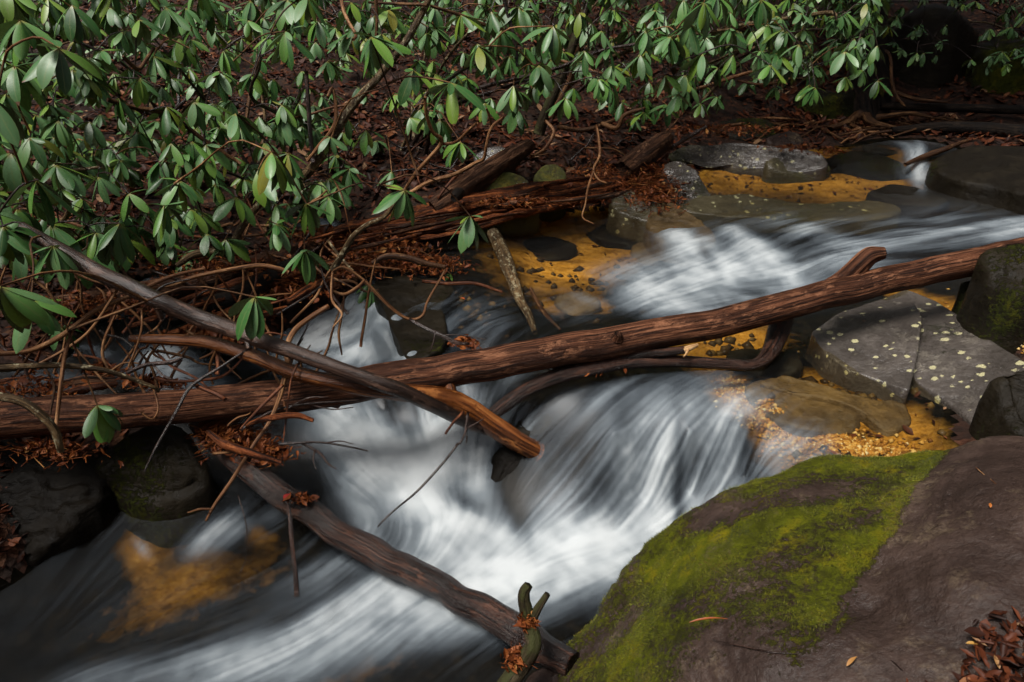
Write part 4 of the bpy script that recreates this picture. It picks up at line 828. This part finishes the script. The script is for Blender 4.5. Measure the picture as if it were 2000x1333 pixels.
# the tangle at the left
stem(0, [(-30,692),(60,685),(130,650),(190,605),(255,578),(330,542),(400,525)], 2.9, 3.4, [10,11,10,8,6], M['tan'])
stem(0, [(-30,720),(70,715),(133,715),(196,722),(245,736),(300,757),(309,765)], 2.6, 2.85, [12,12,10,8,6], M['lich'])
stem(0, [(-40,770),(0,775),(42,785),(80,810),(105,838),(115,867),(118,882)], 2.4, 2.5, [18,18,17,15,12], M['lich'])
stem(0, [(287,565),(336,557),(385,540),(455,526),(507,519),(546,526),(563,533)], 3.5, 3.6, [7,8,8,9,9], M['tan'])
stem(0, [(140,645),(126,698),(119,750),(110,830)], 2.7, 2.6, [6,8,8,7], M['tan'])
stem(0, [(642,598),(600,625),(574,648),(560,680),(562,715),(553,750),(546,778),(525,827),(497,867),(455,935),(420,985),(402,1018)], 3.2, 2.75, [10,11,11,10,9,8,7,5], M['tan'])
stem(0, [(553,752),(530,775),(505,800),(470,838)], 2.85, 2.8, [7,7,6,4], M['rtwig'])
stem(0, [(414,995),(390,995),(366,1002)], 2.75, 2.73, [5,5,3], M['tan'])
stem(0, [(480,883),(450,884),(415,886)], 2.78, 2.75, [4,5,6], M['tan'])
stem(0, [(650,570),(675,575),(700,560),(712,548)], 3.4, 3.5, [6,7,5], M['tan'])
stem(0, [(650,530),(648,560),(650,590),(668,615),(650,640)], 3.4, 3.3, [5,6,5,3], M['tan'])
# ------------------------------------------------------------------ dark tree on the far bank, its roots
def onground(px, py, lift=0.0):
    p = hit(gz, px, py); return p+np.array([0, 0, lift])
tb = onground(1690, 238); td = dep(tb)
tree = bpy.data.objects.new('bank_tree', None); COL.objects.link(tree); tree.location = tb-np.array([0, 0, .05]); tag(tree, 'dark double trunked tree on the far bank with bare roots', 'tree'); tbv = np.array(tree.location)
for pp, wv in (([(1688,240),(1684,170),(1690,90),(1686,20),(1690,-160)], [60,46,42,42,40]), ([(1712,236),(1722,170),(1716,90),(1722,10),(1735,-160)], [40,30,26,24,22])):
    tube('trunk', path(pp, td, td-.3), [rpx(a, td) for a in wv], M['tree'], parent=tree, base=tbv, segs=16, n=30, amp=.15, groove=.08)
for pp, wv in (([(1690,225),(1700,238),(1735,248),(1790,258)], [22,16,10,5]), ([(1680,225),(1650,242),(1600,258),(1545,270),(1500,285)], [22,14,10,7,4]), ([(1720,150),(1718,175),(1745,180),(1790,195),(1850,200)], [8,9,8,7,5]),
               ([(1714,40),(1716,90),(1738,110),(1742,160),(1752,190),(1768,208)], [6,7,7,7,6,4]), ([(1705,232),(1690,256),(1660,262),(1625,258),(1560,252)], [14,10,8,6,4]), ([(1710,235),(1690,262),(1650,272)], [12,8,4]),
               ([(1700,232),(1745,226),(1780,222),(1820,230)], [14,10,8,4]), ([(1660,255),(1658,280),(1662,300)], [6,5,3]), ([(1640,258),(1620,275),(1618,295)], [6,5,3])):
    tube('root', path(pp, td-.12, td-.35), [rpx(a, td) for a in wv], M['root'], parent=tree, base=tbv, segs=8, n=18, amp=.12)

rq = random.Random(9)
for k in range(26):                                # bare roots running over the bank edge
    x0, y0 = rq.uniform(1540, 1880), rq.uniform(232, 262); L = rq.uniform(50, 130); sg = rq.choice((-1, 1, -1)); dy = rq.uniform(4, 30)
    if y0+dy > 284: dy = 284-y0
    pts = [onground(x0+sg*L*t, y0+dy*t+rq.uniform(-5, 5), .015+.05*math.sin(3.14*t)*rq.random()) for t in (0, .25, .5, .75, 1)]
    tube('root', pts, [rpx(rq.uniform(4, 8), td), rpx(5, td), rpx(2.5, td)], M[rq.choice(('root', 'tan', 'root'))], parent=tree, base=tbv, segs=6, n=14, amp=.12)
# its unseen evergreen crown, added and shifted to shade the upper right bank
rc = np.random.RandomState(31); n_ = 9000; cc = np.stack([rc.randn(n_)*2.0, rc.randn(n_)*1.3, 3.4+rc.rand(n_)*3.6], 1); cc[:, 0] -= .7; cc[:, 1] -= .5; kp_ = fbm(cc*.9, 3, 5) > -.2; cc = cc[kp_]+tbv; 
g_ = LEAFS[2]; vs_, fs_, us_, k_ = [], [], [], 0
for c_ in cc:
    if pix(c_)[1] > -40: continue
    mm = np.array(Euler((rc.uniform(-1.2, .2), rc.uniform(-.5, .5), rc.uniform(0, 6.28))).to_matrix())*rc.uniform(.16, .34); vs_.append(g_[0]@mm.T+c_-tbv); fs_.append(g_[1]+k_); us_.append(g_[2]); k_ += len(g_[0])
tag(link('crown', leaf_mesh((np.vstack(vs_), np.vstack(fs_), np.vstack(us_)), M['leaf'], 'crown'), tree), kind='stuff')

# ------------------------------------------------------------------ leaf litter: nobody could count it
def litter_mat(nm, stops, rough=.5):
    n = NT(nm); a = n.attr('rnd').outputs['Fac']; n.set(Base_Color=n.mix(n.math('MULTIPLY', n.noise(n.n('NewGeometry').outputs['Position'], 70, 3), .6), n.ramp(a, stops), (.02, .007, .003)), Roughness=rough); n.b.inputs['Specular IOR Level'].default_value = .12; return n.m
M['litter'] = litter_mat('dead_leaf', [(0, (.010, .003, .002)), (.35, (.042, .011, .005)), (.62, (.10, .026, .010)), (.85, (.17, .052, .019)), (.96, (.25, .11, .05)), (1, (.30, .17, .09))])
M['debris'] = litter_mat('red_debris', [(0, (.028, .007, .003)), (.5, (.16, .04, .011)), (.85, (.32, .10, .026)), (1, (.45, .21, .065))])
def litter_geo(c, nrm_, size, r):
    """curled leaf blades, six points each"""
    n = len(c); a = r.rand(n)*6.283; t = np.stack([np.cos(a), np.sin(a), np.zeros(n)], 1); t -= nrm_*(t*nrm_).sum(1)[:, None]; t += nrm_*r.uniform(-.5, .5, (n, 1)); t /= np.linalg.norm(t, axis=1)[:, None]
    b = np.cross(nrm_, t); b += nrm_*r.uniform(-.45, .45, (n, 1)); s = size[:, None]; wd = s*r.uniform(.22, .5, (n, 1)); up = nrm_*s*r.uniform(-.05, .28, (n, 1))
    V = np.stack([c-t*s*.5+up*.5, c-t*s*.1-b*wd*.5+up, c-t*s*.1, c-t*s*.1+b*wd*.5+up, c+t*s*.22-b*wd*.4+up*.8, c+t*s*.2+up*.1, c+t*s*.22+b*wd*.4+up*.8, c+t*s*.5+up*r.uniform(-.4, 1.6, (n, 1))], 1)
    F_ = np.array([[0, 1, 2], [0, 2, 3], [1, 4, 5], [1, 5, 2], [2, 5, 6], [2, 6, 3], [4, 7, 5], [5, 7, 6]])
    return V.reshape(-1, 3), (np.arange(n)[:, None, None]*8+F_[None]).reshape(-1, 3)
r = np.random.RandomState(8)
q = np.c_[r.uniform(-7.5, 8.0, 90000), 4.2+7.5*r.rand(90000)**1.25]
keep = (np.abs(q[:, 0]) < q[:, 1]*.95+.6); q = q[keep]; z = gz(q); ww = wz(q); iw = (q[:, 1] < 7.6) & (q[:, 0] > -4.2) & (q[:, 0] < 7)
keep = ~(iw & (z < ww+.03)); q, z = q[keep], z[keep]; e = .02
nx = (gz(q+[e, 0])-z)/e; ny = (gz(q+[0, e])-z)/e; nn = np.c_[-nx, -ny, np.ones(len(q))]; nn /= np.linalg.norm(nn, axis=1)[:, None]
c = np.c_[q, z+.006+.02*r.rand(len(q))]; dens = fbm(c*1.3, 3, 91); kp = r.rand(len(q)) < np.clip(.5+dens*1.1, .1, .8); c, nn = c[kp], nn[kp]
V, f = litter_geo(c, nn, (.032+.11*r.rand(len(c))**1.8), r); rv = np.clip(.42+.3*r.randn(len(c)), 0, 1)
tag(link('leaf_litter', mesh_np('leaf_litter', V, f, M['litter'], smooth=False, attrs={'rnd': np.repeat(rv, 8)})), kind='stuff'); print('litter', len(c))
# the left bank, nearer: wet leaves among the stones
q = np.c_[r.uniform(-3.4, -1.0, 5000), r.uniform(2.0, 4.6, 5000)]; z = gz(q); keep = z > wz(q)+.02; q, z = q[keep], z[keep]
V, f = litter_geo(np.c_[q, z+.01], np.tile([[0, 0, 1.0]], (len(q), 1)), r.uniform(.03, .08, len(q)), r)
tag(link('leaf_litter', mesh_np('leaf_litter', V, f, M['litter'], smooth=False, attrs={'rnd': np.repeat(np.clip(.35+.28*r.randn(len(q)), 0, 1), 8)})), kind='stuff')
# the heap of dead leaves on the bare boulder
hp = []
while len(hp) < 1500:
    px, py = r.uniform(1780, 2200), r.uniform(1130, 1500)
    if (px-1800)*.62+(py-1330)*.8 + 30*math.sin(px*.05) < 18+r.randn()*16: continue
    p = P(px, py, .3); hp.append((p[0], p[1]))
hp = np.array(hp); zz_ = bbtop(hp); c = np.c_[hp, zz_+.012+.035*r.rand(len(hp))]
V, f = litter_geo(c, np.tile([[0, -.25, .97]], (len(c), 1))+r.randn(len(c), 3)*.25, r.uniform(.018, .05, len(c)), r)
tag(link('leaf_litter', mesh_np('leaf_litter', V, f, M['litter'], smooth=False, attrs={'rnd': np.repeat(np.clip(.36+.27*r.randn(len(c)), 0, 1), 8)})), kind='stuff')
# needles and crumbs caught in heaps
def clump(px, py, z, rx, ry, n, hgt=.06, L=(.03, .09), leaves=.5, fn=None, mat='debris'):
    c0 = P(px, py, z); a, b = jac(c0); u = r.randn(n, 2)*.5; xy = c0[:2]+u[:, :1]*a*rx+u[:, 1:]*b*ry
    zz = c0[2]+hgt*(r.rand(n)**1.5)*np.exp(-(u**2).sum(1)*1.5)
    C_ = np.c_[xy, zz]; dr = r.randn(n, 3); dr[:, 2] *= .45; dr /= np.linalg.norm(dr, axis=1)[:, None]; l = r.uniform(L[0], L[1], (n, 1)); w3 = np.cross(dr, r.randn(n, 3)); w3 /= np.linalg.norm(w3, axis=1)[:, None]; w3 *= r.uniform(.0012, .0035, (n, 1)); w4 = np.cross(dr, w3)
    A, B = C_-dr*l*.5, C_+dr*l*.5; Vn = np.stack([A-w3, A+w3*.5+w4, A+w3*.5-w4, B], 1).reshape(-1, 3); Fn = (np.arange(n)[:, None, None]*4+np.array([[0, 1, 3], [1, 2, 3], [2, 0, 3]])[None]).reshape(-1, 3)
    m = int(n*leaves); Vl, Fl = litter_geo(C_[:m], np.tile([[0, -.2, 1.0]], (m, 1))+r.randn(m, 3)*.4, r.uniform(.02, .06, m), r)
    V = np.vstack([Vn, Vl]); Fc = np.vstack([Fn, Fl+len(Vn)])
    rv = np.r_[np.repeat(np.clip(.5+.25*r.randn(n), 0, 1), 4), np.repeat(np.clip(.45+.25*r.randn(m), 0, 1), 8)]
    tag(link('needle_debris', mesh_np('needle_debris', V, Fc, M[mat], smooth=False, attrs={'rnd': rv})), kind='stuff')
for a in [(1255,355,.26,70,34,900,.16,(.05,.16),.4),(1280,385,.22,50,26,500,.1),(1170,345,.33,60,20,400,.1),(760,495,.1,90,22,800,.08),(840,520,.06,70,16,500,.06),(690,520,.08,60,22,500,.07),(560,560,.04,90,26,600,.07),(300,752,-.08,50,10,220,.05),(205,735,-.1,40,16,260,.08,(.04,.12),.3),
          (470,868,-.18,70,26,500,.07),(430,845,-.16,50,22,350,.08),(530,890,-.22,40,16,250,.05),(905,672,.13,24,7,160,.03,(.02,.05)),(1110,715,.03,70,14,300,.04,(.02,.06)),(1030,1215,-.25,14,12,110,.03,(.02,.05)),(1010,1290,-.34,22,18,110,.03,(.02,.07)),(590,975,-.29,20,8,90,.02,(.015,.04)),
          (640,460,.2,120,14,500,.04),(1000,395,.31,140,10,350,.03),(420,520,.14,150,22,600,.06),(200,600,.08,160,26,600,.06),(100,880,-.18,80,20,300,.05),(60,760,-.02,90,30,250,.05),(400,660,.03,80,16,300,.05),(1540,290,.42,60,6,120,.03),(1420,255,.55,120,10,500,.05),(1620,300,.4,30,8,120,.06)]:
    clump(*a)
# sunken leaves on the gold sand of the upper pool
q = np.array([P(r.uniform(1340, 1760), r.uniform(338, 378), .15)[:2] for _ in range(170)]+[P(r.uniform(1010, 1240), r.uniform(440, 540), -.1)[:2] for _ in range(60)]+[P(r.uniform(1580, 1840), r.uniform(770, 880), -.08)[:2] for _ in range(60)])
V, f = litter_geo(np.c_[q, gz(q)+.008], np.tile([[0, 0, 1.0]], (len(q), 1)), r.uniform(.02, .07, len(q)), r)
tag(link('sunken_leaves', mesh_np('sunken_leaves', V, f, M['litter'], smooth=False, attrs={'rnd': np.repeat(np.clip(.4+.35*r.randn(len(q)), 0, 1), 8)})), kind='stuff')
# gold gravel in the shallows, and coarser stones of the bed
def pebbles(L, n, s, mat, nm):
    base = np.array([(1, 0, 0), (-1, 0, 0), (0, 1, 0), (0, -1, 0), (0, 0, .7), (0, 0, -.7)], float); fc = np.array([(0, 2, 4), (2, 1, 4), (1, 3, 4), (3, 0, 4), (2, 0, 5), (1, 2, 5), (3, 1, 5), (0, 3, 5)]); Vs = []; 
    for px, py, dx, dy, wpx, amt in L:
        c0, Mi, _ = blob(gz, px, py, dx, dy, wpx, 1); A = np.linalg.inv(Mi); u = r.randn(n, 2)*.55; Vs.append(c0+u@A.T)
    xy = np.vstack(Vs); m = len(xy); sz = r.uniform(s[0], s[1], (m, 1, 1)); B = base[None]*sz*r.uniform(.6, 1.3, (m, 1, 3)); a = r.rand(m)*6.28; R_ = np.zeros((m, 3, 3)); R_[:, 0, 0] = np.cos(a); R_[:, 0, 1] = -np.sin(a); R_[:, 1, 0] = np.sin(a); R_[:, 1, 1] = np.cos(a); R_[:, 2, 2] = 1
    V = np.einsum('mij,mkj->mki', R_, B); V[:, :, :2] += xy[:, None]; V[:, :, 2] += (gz(xy)+.003)[:, None]
    tag(link(nm, mesh_np(nm, V.reshape(-1, 3), (np.arange(m)[:, None, None]*6+fc[None]).reshape(-1, 3), mat, attrs={'rnd': np.repeat(r.rand(m), 6)})), kind='stuff')
M['gravel'] = litter_mat('gold_gravel', [(0, (.16, .06, .008)), (.4, (.42, .19, .03)), (.75, (.60, .34, .08)), (.93, (.70, .50, .2)), (1, (.8, .72, .5))], .35)
pebbles([(1432,768,34,40,20,1),(1510,828,66,34,20,1),(1600,860,60,14,14,1),(1690,886,76,13,17,1)], 900, (.006, .018), M['gravel'], 'gravel')
pebbles([(1900,650,60,40,30,1),(1960,700,50,30,20,1)], 160, (.006, .02), M['gravel'], 'gravel')
M['cob'] = litter_mat('brown_cobble', [(0, (.012, .008, .004)), (.6, (.05, .032, .012)), (1, (.14, .09, .03))], .4)
pebbles([(1100,560,120,30,50,1),(1200,430,80,20,30,1),(1500,410,180,20,20,1),(1450,690,90,20,30,1),(1650,770,140,40,40,1),(900,600,90,30,30,1)], 60, (.012, .045), M['cob'], 'cobbles')

# ------------------------------------------------------------------ loose twigs
def twig(label, pp, d0, d1, wpx, mat, name='dead_twig', group='dead twigs of the tangle', cat='twig', kids=(), **k):
    pts = path(pp, d0, d1); ds = np.linspace(d0, d1, len(wpx))
    o = tube(name, pts, [rpx(a, d) for a, d in zip(wpx, ds)], mat, segs=8, n=5*(len(pp)-1)+1, wob=k.pop('wob', .007), **k); tag(o, label, cat, group)
    for kp, kd0, kd1, kw in kids:
        tube('side_twig', path(kp, kd0, kd1), [rpx(a, kd0) for a in kw], mat, parent=o, base=np.array(o.location), segs=6, n=4*(len(kp)-1)+1)
    return o
twig('thin dark twig running down across the left end of the long log', [(490,680),(440,712),(375,754),(346,800),(311,862),(282,922)], 3.0, 2.8, [4,6,7,7,6,4], M['dtwig'])
twig('black forked driftwood twig in front of the pale side pool', [(250,728),(287,715),(336,708),(357,698)], 2.95, 2.95, [8,9,9,5], M['dtwig'], kids=[([(268,722),(278,700),(290,686)], 2.95, 2.93, [6,5,3]), ([(330,710),(345,715),(356,704)], 2.95, 2.93, [5,4,3]), ([(300,714),(320,735),(340,742)], 2.94, 2.9, [5,4,3])])
twig('short orange stick lying on the long log', [(383,753),(410,766),(440,781)], 2.95, 2.9, [8,9,9], M['rtwig'])
twig('dark red twig curving over the left half of the long log', [(300,738),(350,746),(420,740),(451,722),(490,680)], 2.95, 3.0, [5,6,6,5,4], M['rtwig'])
twig('upright red brown stick behind the peeled branch', [(436,636),(428,690),(424,732)], 3.1, 3.05, [7,8,8], M['rtwig'])
twig('thin straight pale twig slanting beside the long tan stem', [(600,690),(574,729),(562,800),(553,866)], 2.95, 2.85, [4,4,4,3], M['rtwig'])
twig('purple thin twig under the hanging bright sprig', [(540,615),(595,582),(630,558)], 3.5, 3.6, [4,4,4], M['dtwig'])
twig('curly vine hanging in a loop from the tangle onto the long log', [(300,757),(309,790),(305,812),(294,818),(275,805)], 2.85, 2.75, [5,4,4,4,3], M['tan'])
twig('tan twig sloping behind the left debris', [(228,606),(205,660),(200,697),(210,720)], 2.9, 2.88, [5,6,6,5], M['tan'])
twig('slim tan twig beside the pale side pool', [(277,600),(277,640),(262,690),(250,720)], 3.0, 2.95, [4,4,4,3], M['tan'])
twig('slim brown twig hanging at the far left', [(84,715),(105,752),(98,810)], 2.7, 2.65, [5,5,4], M['root'])
twig('red dark twig from the ledge to the long log with leaf crumbs', [(800,624),(846,648),(888,669),(915,672)], 3.35, 3.2, [7,8,9,6], M['dtwig'], kids=[([(850,650),(845,675),(838,690)], 3.3, 3.2, [3,3,2]), ([(860,655),(900,655),(950,664)], 3.3, 3.3, [3,3,2])])
twig('reddish stick under water above the ledge', [(825,550),(874,554),(930,554),(982,571)], 4.1, 4.0, [7,8,8,5], M['rtwig'])
twig('long thin bent twig dangling into the white water', [(895,866),(867,905),(825,950),(783,985),(738,1029)], 2.95, 2.8, [5,5,5,4,3], M['dtwig'])
twig('black hanging twig cluster under the peeled branch', [(914,806),(909,841),(897,868)], 2.98, 2.95, [6,5,4], M['dtwig'], kids=[([(910,838),(925,830),(945,818)], 2.97, 2.95, [3,3,2]), ([(908,845),(912,855),(910,868)], 2.96, 2.95, [3,3,2])])
twig('short orange broken twig under the fork of the peeled branch', [(870,848),(886,826),(906,804)], 2.97, 2.97, [5,5,6], M['rtwig'])
twig('dark knobbly twig hanging down from the thick wet branch', [(562,985),(568,1040),(574,1100),(580,1166)], 2.75, 2.62, [7,9,9,10], M['wet'])
twig('hair thin twig dangling in front of the dark side water', [(465,966),(475,1000),(485,1040),(480,1085),(468,1120)], 2.75, 2.65, [2.5,2.5,2.5,2,2], M['dtwig'])
twig('dark spreading twig reaching over the foam right of the debris', [(545,868),(590,866),(640,865),(718,881)], 2.8, 2.8, [6,5,4,3], M['dtwig'], kids=[([(590,866),(625,886),(640,905),(656,916)], 2.8, 2.78, [5,5,4,3]), ([(615,880),(612,900),(618,918)], 2.79, 2.77, [3,3,2]), ([(640,865),(665,862),(690,868)], 2.8, 2.79, [3,2.5,2])])
twig('thick orange brown broken branch piece in the debris heap', [(405,842),(440,868),(490,885),(550,905)], 2.75, 2.75, [10,18,18,9], M['rotten'], cat='stick', amp=.25)
twig('short orange rotten piece sticking out over the foam', [(480,832),(525,818),(575,812),(612,822)], 2.85, 2.85, [8,13,13,8], M['rotten'], cat='stick', amp=.25)
twig('dark bristly twig below the long log over the foam', [(470,840),(530,806),(600,792),(700,782)], 2.95, 3.0, [6,5,4,3], M['dtwig'], kids=[([(560,800),(600,778),(640,776)], 2.95, 2.95, [3,3,2]), ([(610,792),(650,800),(690,796)], 2.97, 2.97, [3,2.5,2])])
twig('tiny pale branchlet fork beside the debris heap', [(445,832),(468,815),(490,806)], 2.82, 2.82, [4,4,2], M['tan'])
twig('black twig lying over the side channel by the dark log', [(290,590),(320,560),(372,545)], 3.3, 3.4, [4,5,3], M['dtwig'])
twig('bare orange stick by the red rotten log', [(855,388),(885,350),(910,325)], 5.0, 5.0, [5,6,4], M['rtwig'])
twig('long bare twig on the litter above the sunken log', [(470,462),(560,455),(640,440)], 4.5, 4.6, [5,6,4], M['root'])
twig('lichen spotted dark twig crossing the sunken log', [(640,470),(662,498),(690,530)], 4.0, 3.9, [5,6,5], M['lich'])
twig('long pale twig slanting under the grey branch', [(60,478),(120,520),(180,548),(240,560)], 3.2, 3.3, [6,6,5,4], M['tan'])
twig('bent tan twig from the grey branch to the left debris', [(230,565),(180,640),(130,680),(60,720)], 3.0, 2.8, [5,6,6,5], M['tan'])
rt = random.Random(77)
MARK = [(60,470,'at the upper end of the grey branch'),(160,520,'under the upper part of the grey branch'),(60,600,'beside the big near leaves'),(60,700,'over the far left side water'),(180,610,'between grey branch and sunken log'),(200,700,'beside the brown driftwood'),(330,700,'over the pale side pool'),(300,600,'on the dark log'),(300,500,'above the sunken brown log'),(430,620,'left of the hanging bright sprig'),(450,540,'on the sunken brown log'),(450,460,'below the whorl over the sunken log'),(560,500,'near the thick leaning stem'),(580,600,'beside the long tan stem'),(600,690,'between the peeled branch and the white water'),(690,560,'at the foot of the curly vine'),(640,450,'at the left end of the rotten log'),(480,700,'just above the peeled branch'),(420,730,'above the long log'),
        (600,300,'at the foot of the leaning stem'),(700,300,'on the litter left of the snag log'),(800,330,'on the litter beside the snag log'),(880,280,'under the dark drooping whorl'),(960,320,'around the round olive stone'),(1060,300,'above the green stone'),(1130,320,'above the end of the rotten log'),(1220,300,'beside the splintered root end'),(1310,290,'near the leaning stone'),(700,345,'left below the snag log'),(1000,270,'on the bank under the middle leaves')]
TONE = {'tan': 'tan', 'root': 'brown', 'rtwig': 'orange red', 'dtwig': 'blackish'}
def tlabel(px, py, a, L, mt, bend):
    m = min(MARK, key=lambda q: math.hypot(q[0]-px, q[1]-py))[2]
    return ' '.join((('short', 'middling', 'long')[0 if L < 85 else 1 if L < 130 else 2], 'bent' if abs(bend) > 6 else 'straight', TONE[mt], ('level' if abs(math.sin(a)) < .35 else 'slanting' if abs(math.sin(a)) < .85 else 'upright'), 'twig', m))
for k in range(110):
    px, py = rt.uniform(-20, 720), rt.uniform(420, 740); a = rt.choice((rt.uniform(-.9, .5), rt.uniform(.9, 2.2))); L = rt.uniform(60, 190)
    g = P(px, py, .06)if py > 470 else P(px, py, .15); d = dep(g)*rt.uniform(.93, .985)
    dx, dy = math.cos(a)*L*.5, -math.sin(a)*L*.5; b1, b2 = rt.uniform(-10, 10), rt.uniform(-10, 10)
    mt = rt.choice(('tan', 'root', 'rtwig', 'dtwig', 'tan'))
    twig(tlabel(px, py, a, L, mt, b1+b2), [(px-dx, py-dy), (px-dx*.3+b1, py-dy*.3+b2), (px+dx*.3-b2, py+dy*.3+b1), (px+dx, py+dy)], d, d*rt.uniform(.96, 1.02), [rt.uniform(3, 7), 5.5, 4.5, 2.5], M[mt], group='thin twigs over the left debris', amp=.1)
for k in range(40):
    px, py = rt.uniform(560, 1330), rt.uniform(255, 350); g = onground(px, py); d = dep(g)*rt.uniform(.95, .99); a = rt.uniform(-.8, .8) if rt.random() < .6 else rt.uniform(.9, 2.2); L = rt.uniform(50, 150)
    dx, dy = math.cos(a)*L*.5, -math.sin(a)*L*.5*.6; b1, b2 = rt.uniform(-12, 12), rt.uniform(-12, 12)
    mt = rt.choice(('root', 'rtwig', 'dtwig'))
    twig(tlabel(px, py, a, L, mt, b1+b2), [(px-dx, py-dy), (px-dx*.3+b1, py-dy*.3+b2), (px+dx*.3-b2, py+dy*.3+b1), (px+dx, py+dy)], d, d, [rt.uniform(3, 5), 4, 3.5, 2], M[mt], group='thin twigs behind the rotten log', amp=.1)

rs = random.Random(5)
for k in range(34):                                # splinters standing proud on the rotten log
    t = rs.random(); px = 1200-560*t; py = 362+112*t+rs.uniform(-26, 24); L = rs.uniform(50, 150); z0_ = .27-.12*t+rs.uniform(.05, .12); sl = .2+rs.uniform(-.06, .06)
    limb('splinter', None, [(px+L*.5, py-L*.5*sl, z0_), (px, py+rs.uniform(-3, 3), z0_+rs.uniform(-.01, .02)), (px-L*.5, py+L*.5*sl, z0_-.01)], [2, rs.uniform(6, 12), 3], M[rs.choice(('rotten', 'rotten', 'deadlog'))], rl, segs=6, per=5, amp=.35, groove=.2)
for k, (a, b, wd, lab, mt) in enumerate([((600,520,.12),(330,600,.03),26,'long splintered red plank of driftwood above the side pool','rotten'),((700,500,.12),(520,560,.06),22,'red split driftwood piece below the rotten log','rotten'),((225,742,-.06),(110,752,-.06),20,'brown split driftwood left of the pale side pool','deadlog'),((230,750,-.02),(110,775,-.05),20,'reddish driftwood piece resting on the left end of the long log','rotten'),((560,600,.1),(430,650,.06),18,'dark red stick wedged under the hanging bright sprig','rotten'),((660,540,.08),(560,590,.05),16,'short red driftwood stick behind the tan stem','rotten'),((440,585,.09),(250,640,.02),14,'thin red driftwood stick beside the dark log','rotten'),((880,462,.12),(740,478,.1),14,'red splintered stick just below the rotten log','rotten')]):
    m_ = [(a[0]+b[0])/2, (a[1]+b[1])/2-4, (a[2]+b[2])/2+.02]; limb('driftwood', lab, [a, m_, b], [wd*.4, wd, wd*.5], M[mt], cat='driftwood', segs=12, per=10, amp=.35, groove=.3)

# ------------------------------------------------------------------ single fallen leaves
def fallen(label, px, py, fn, Lpx, col, rotz, tilt=.1, lift=.01, wid=.4):
    p = hit(fn, px, py) if callable(fn) else P(px, py, fn); L = Lpx*dep(p)/F
    g = leaf_geo(.5, wid, .5, .4); n = NT('fallen_leaf_'+str(px)); n.set(Base_Color=n.mix(n.noise(n.n('NewGeometry').outputs['Position'], 90, 3), col, tuple(x*.45 for x in col)), Roughness=.45)
    o = link('fallen_leaf', mesh_np('fallen_leaf', g[0], g[1], n.m)); o.location = p+np.array([0, 0, lift]); o.scale = (L, L, L); o.rotation_euler = (tilt, .25, rotz); tag(o, label, 'leaf', 'single fallen leaves')
def both(xy): return np.maximum(bbtop(xy), mbtop(xy))
fallen('small orange dead leaf lying on the bare boulder', 1932, 988, bbtop, 14, (.42, .13, .02), 2.6)
fallen('narrow ochre leaf on the near slope of the boulders', 1672, 1288, bbtop, 34, (.40, .19, .05), 2.1, wid=.22)
fallen('long rust coloured needle leaf on the moss', 1420, 1214, mbtop, 78, (.30, .07, .015), 1.5, wid=.06)
fallen('red wet leaf stuck to the thick wet branch', 570, 972, -.27, 24, (.35, .03, .025), 2.8, .5, .02)
fallen('brown dead leaf hanging under the long log above the foam', 650, 772, .0, 40, (.12, .04, .02), 3.0, -1.2, .02, .6)
fallen('orange leaf afloat on the dark ledge', 908, 588, wz, 16, (.40, .08, .02), .8)
fallen('yellow leaf at the edge of the leaf heap on the boulder', 1905, 1283, bbtop, 26, (.45, .24, .05), 1.2, lift=.04, wid=.3)
fallen('ochre leaf below the yellow one in the leaf heap', 1930, 1305, bbtop, 30, (.33, .17, .06), 2.9, lift=.045, wid=.28)
fallen('tiny pale leaf on the triangular slab', 1688, 632, .07, 9, (.5, .2, .08), .3)
for lab, pp in (('thin black twig lying across the lower moss of the near boulder', [(1392,1252),(1440,1262),(1500,1276),(1556,1280)]), ('short curved black twig on the near slope of the boulder', [(1700,1286),(1735,1290),(1762,1312)]), ('tiny dark twig high on the bare side of the boulder', [(1905,1105),(1930,1122),(1950,1148)]), ('hair thin straw on the bare side of the boulder', [(1905,915),(1930,935),(1952,955)])):
    pts = [hit(mbtop, *a)+np.array([0, 0, .004]) for a in pp]; tag(tube('dead_twig', pts, [.0012, .002, .0012], M['dtwig'] if 'black' in lab or 'dark' in lab else M['tan'], segs=6, n=12, wob=.003), lab, 'twig', 'twigs on the boulder')
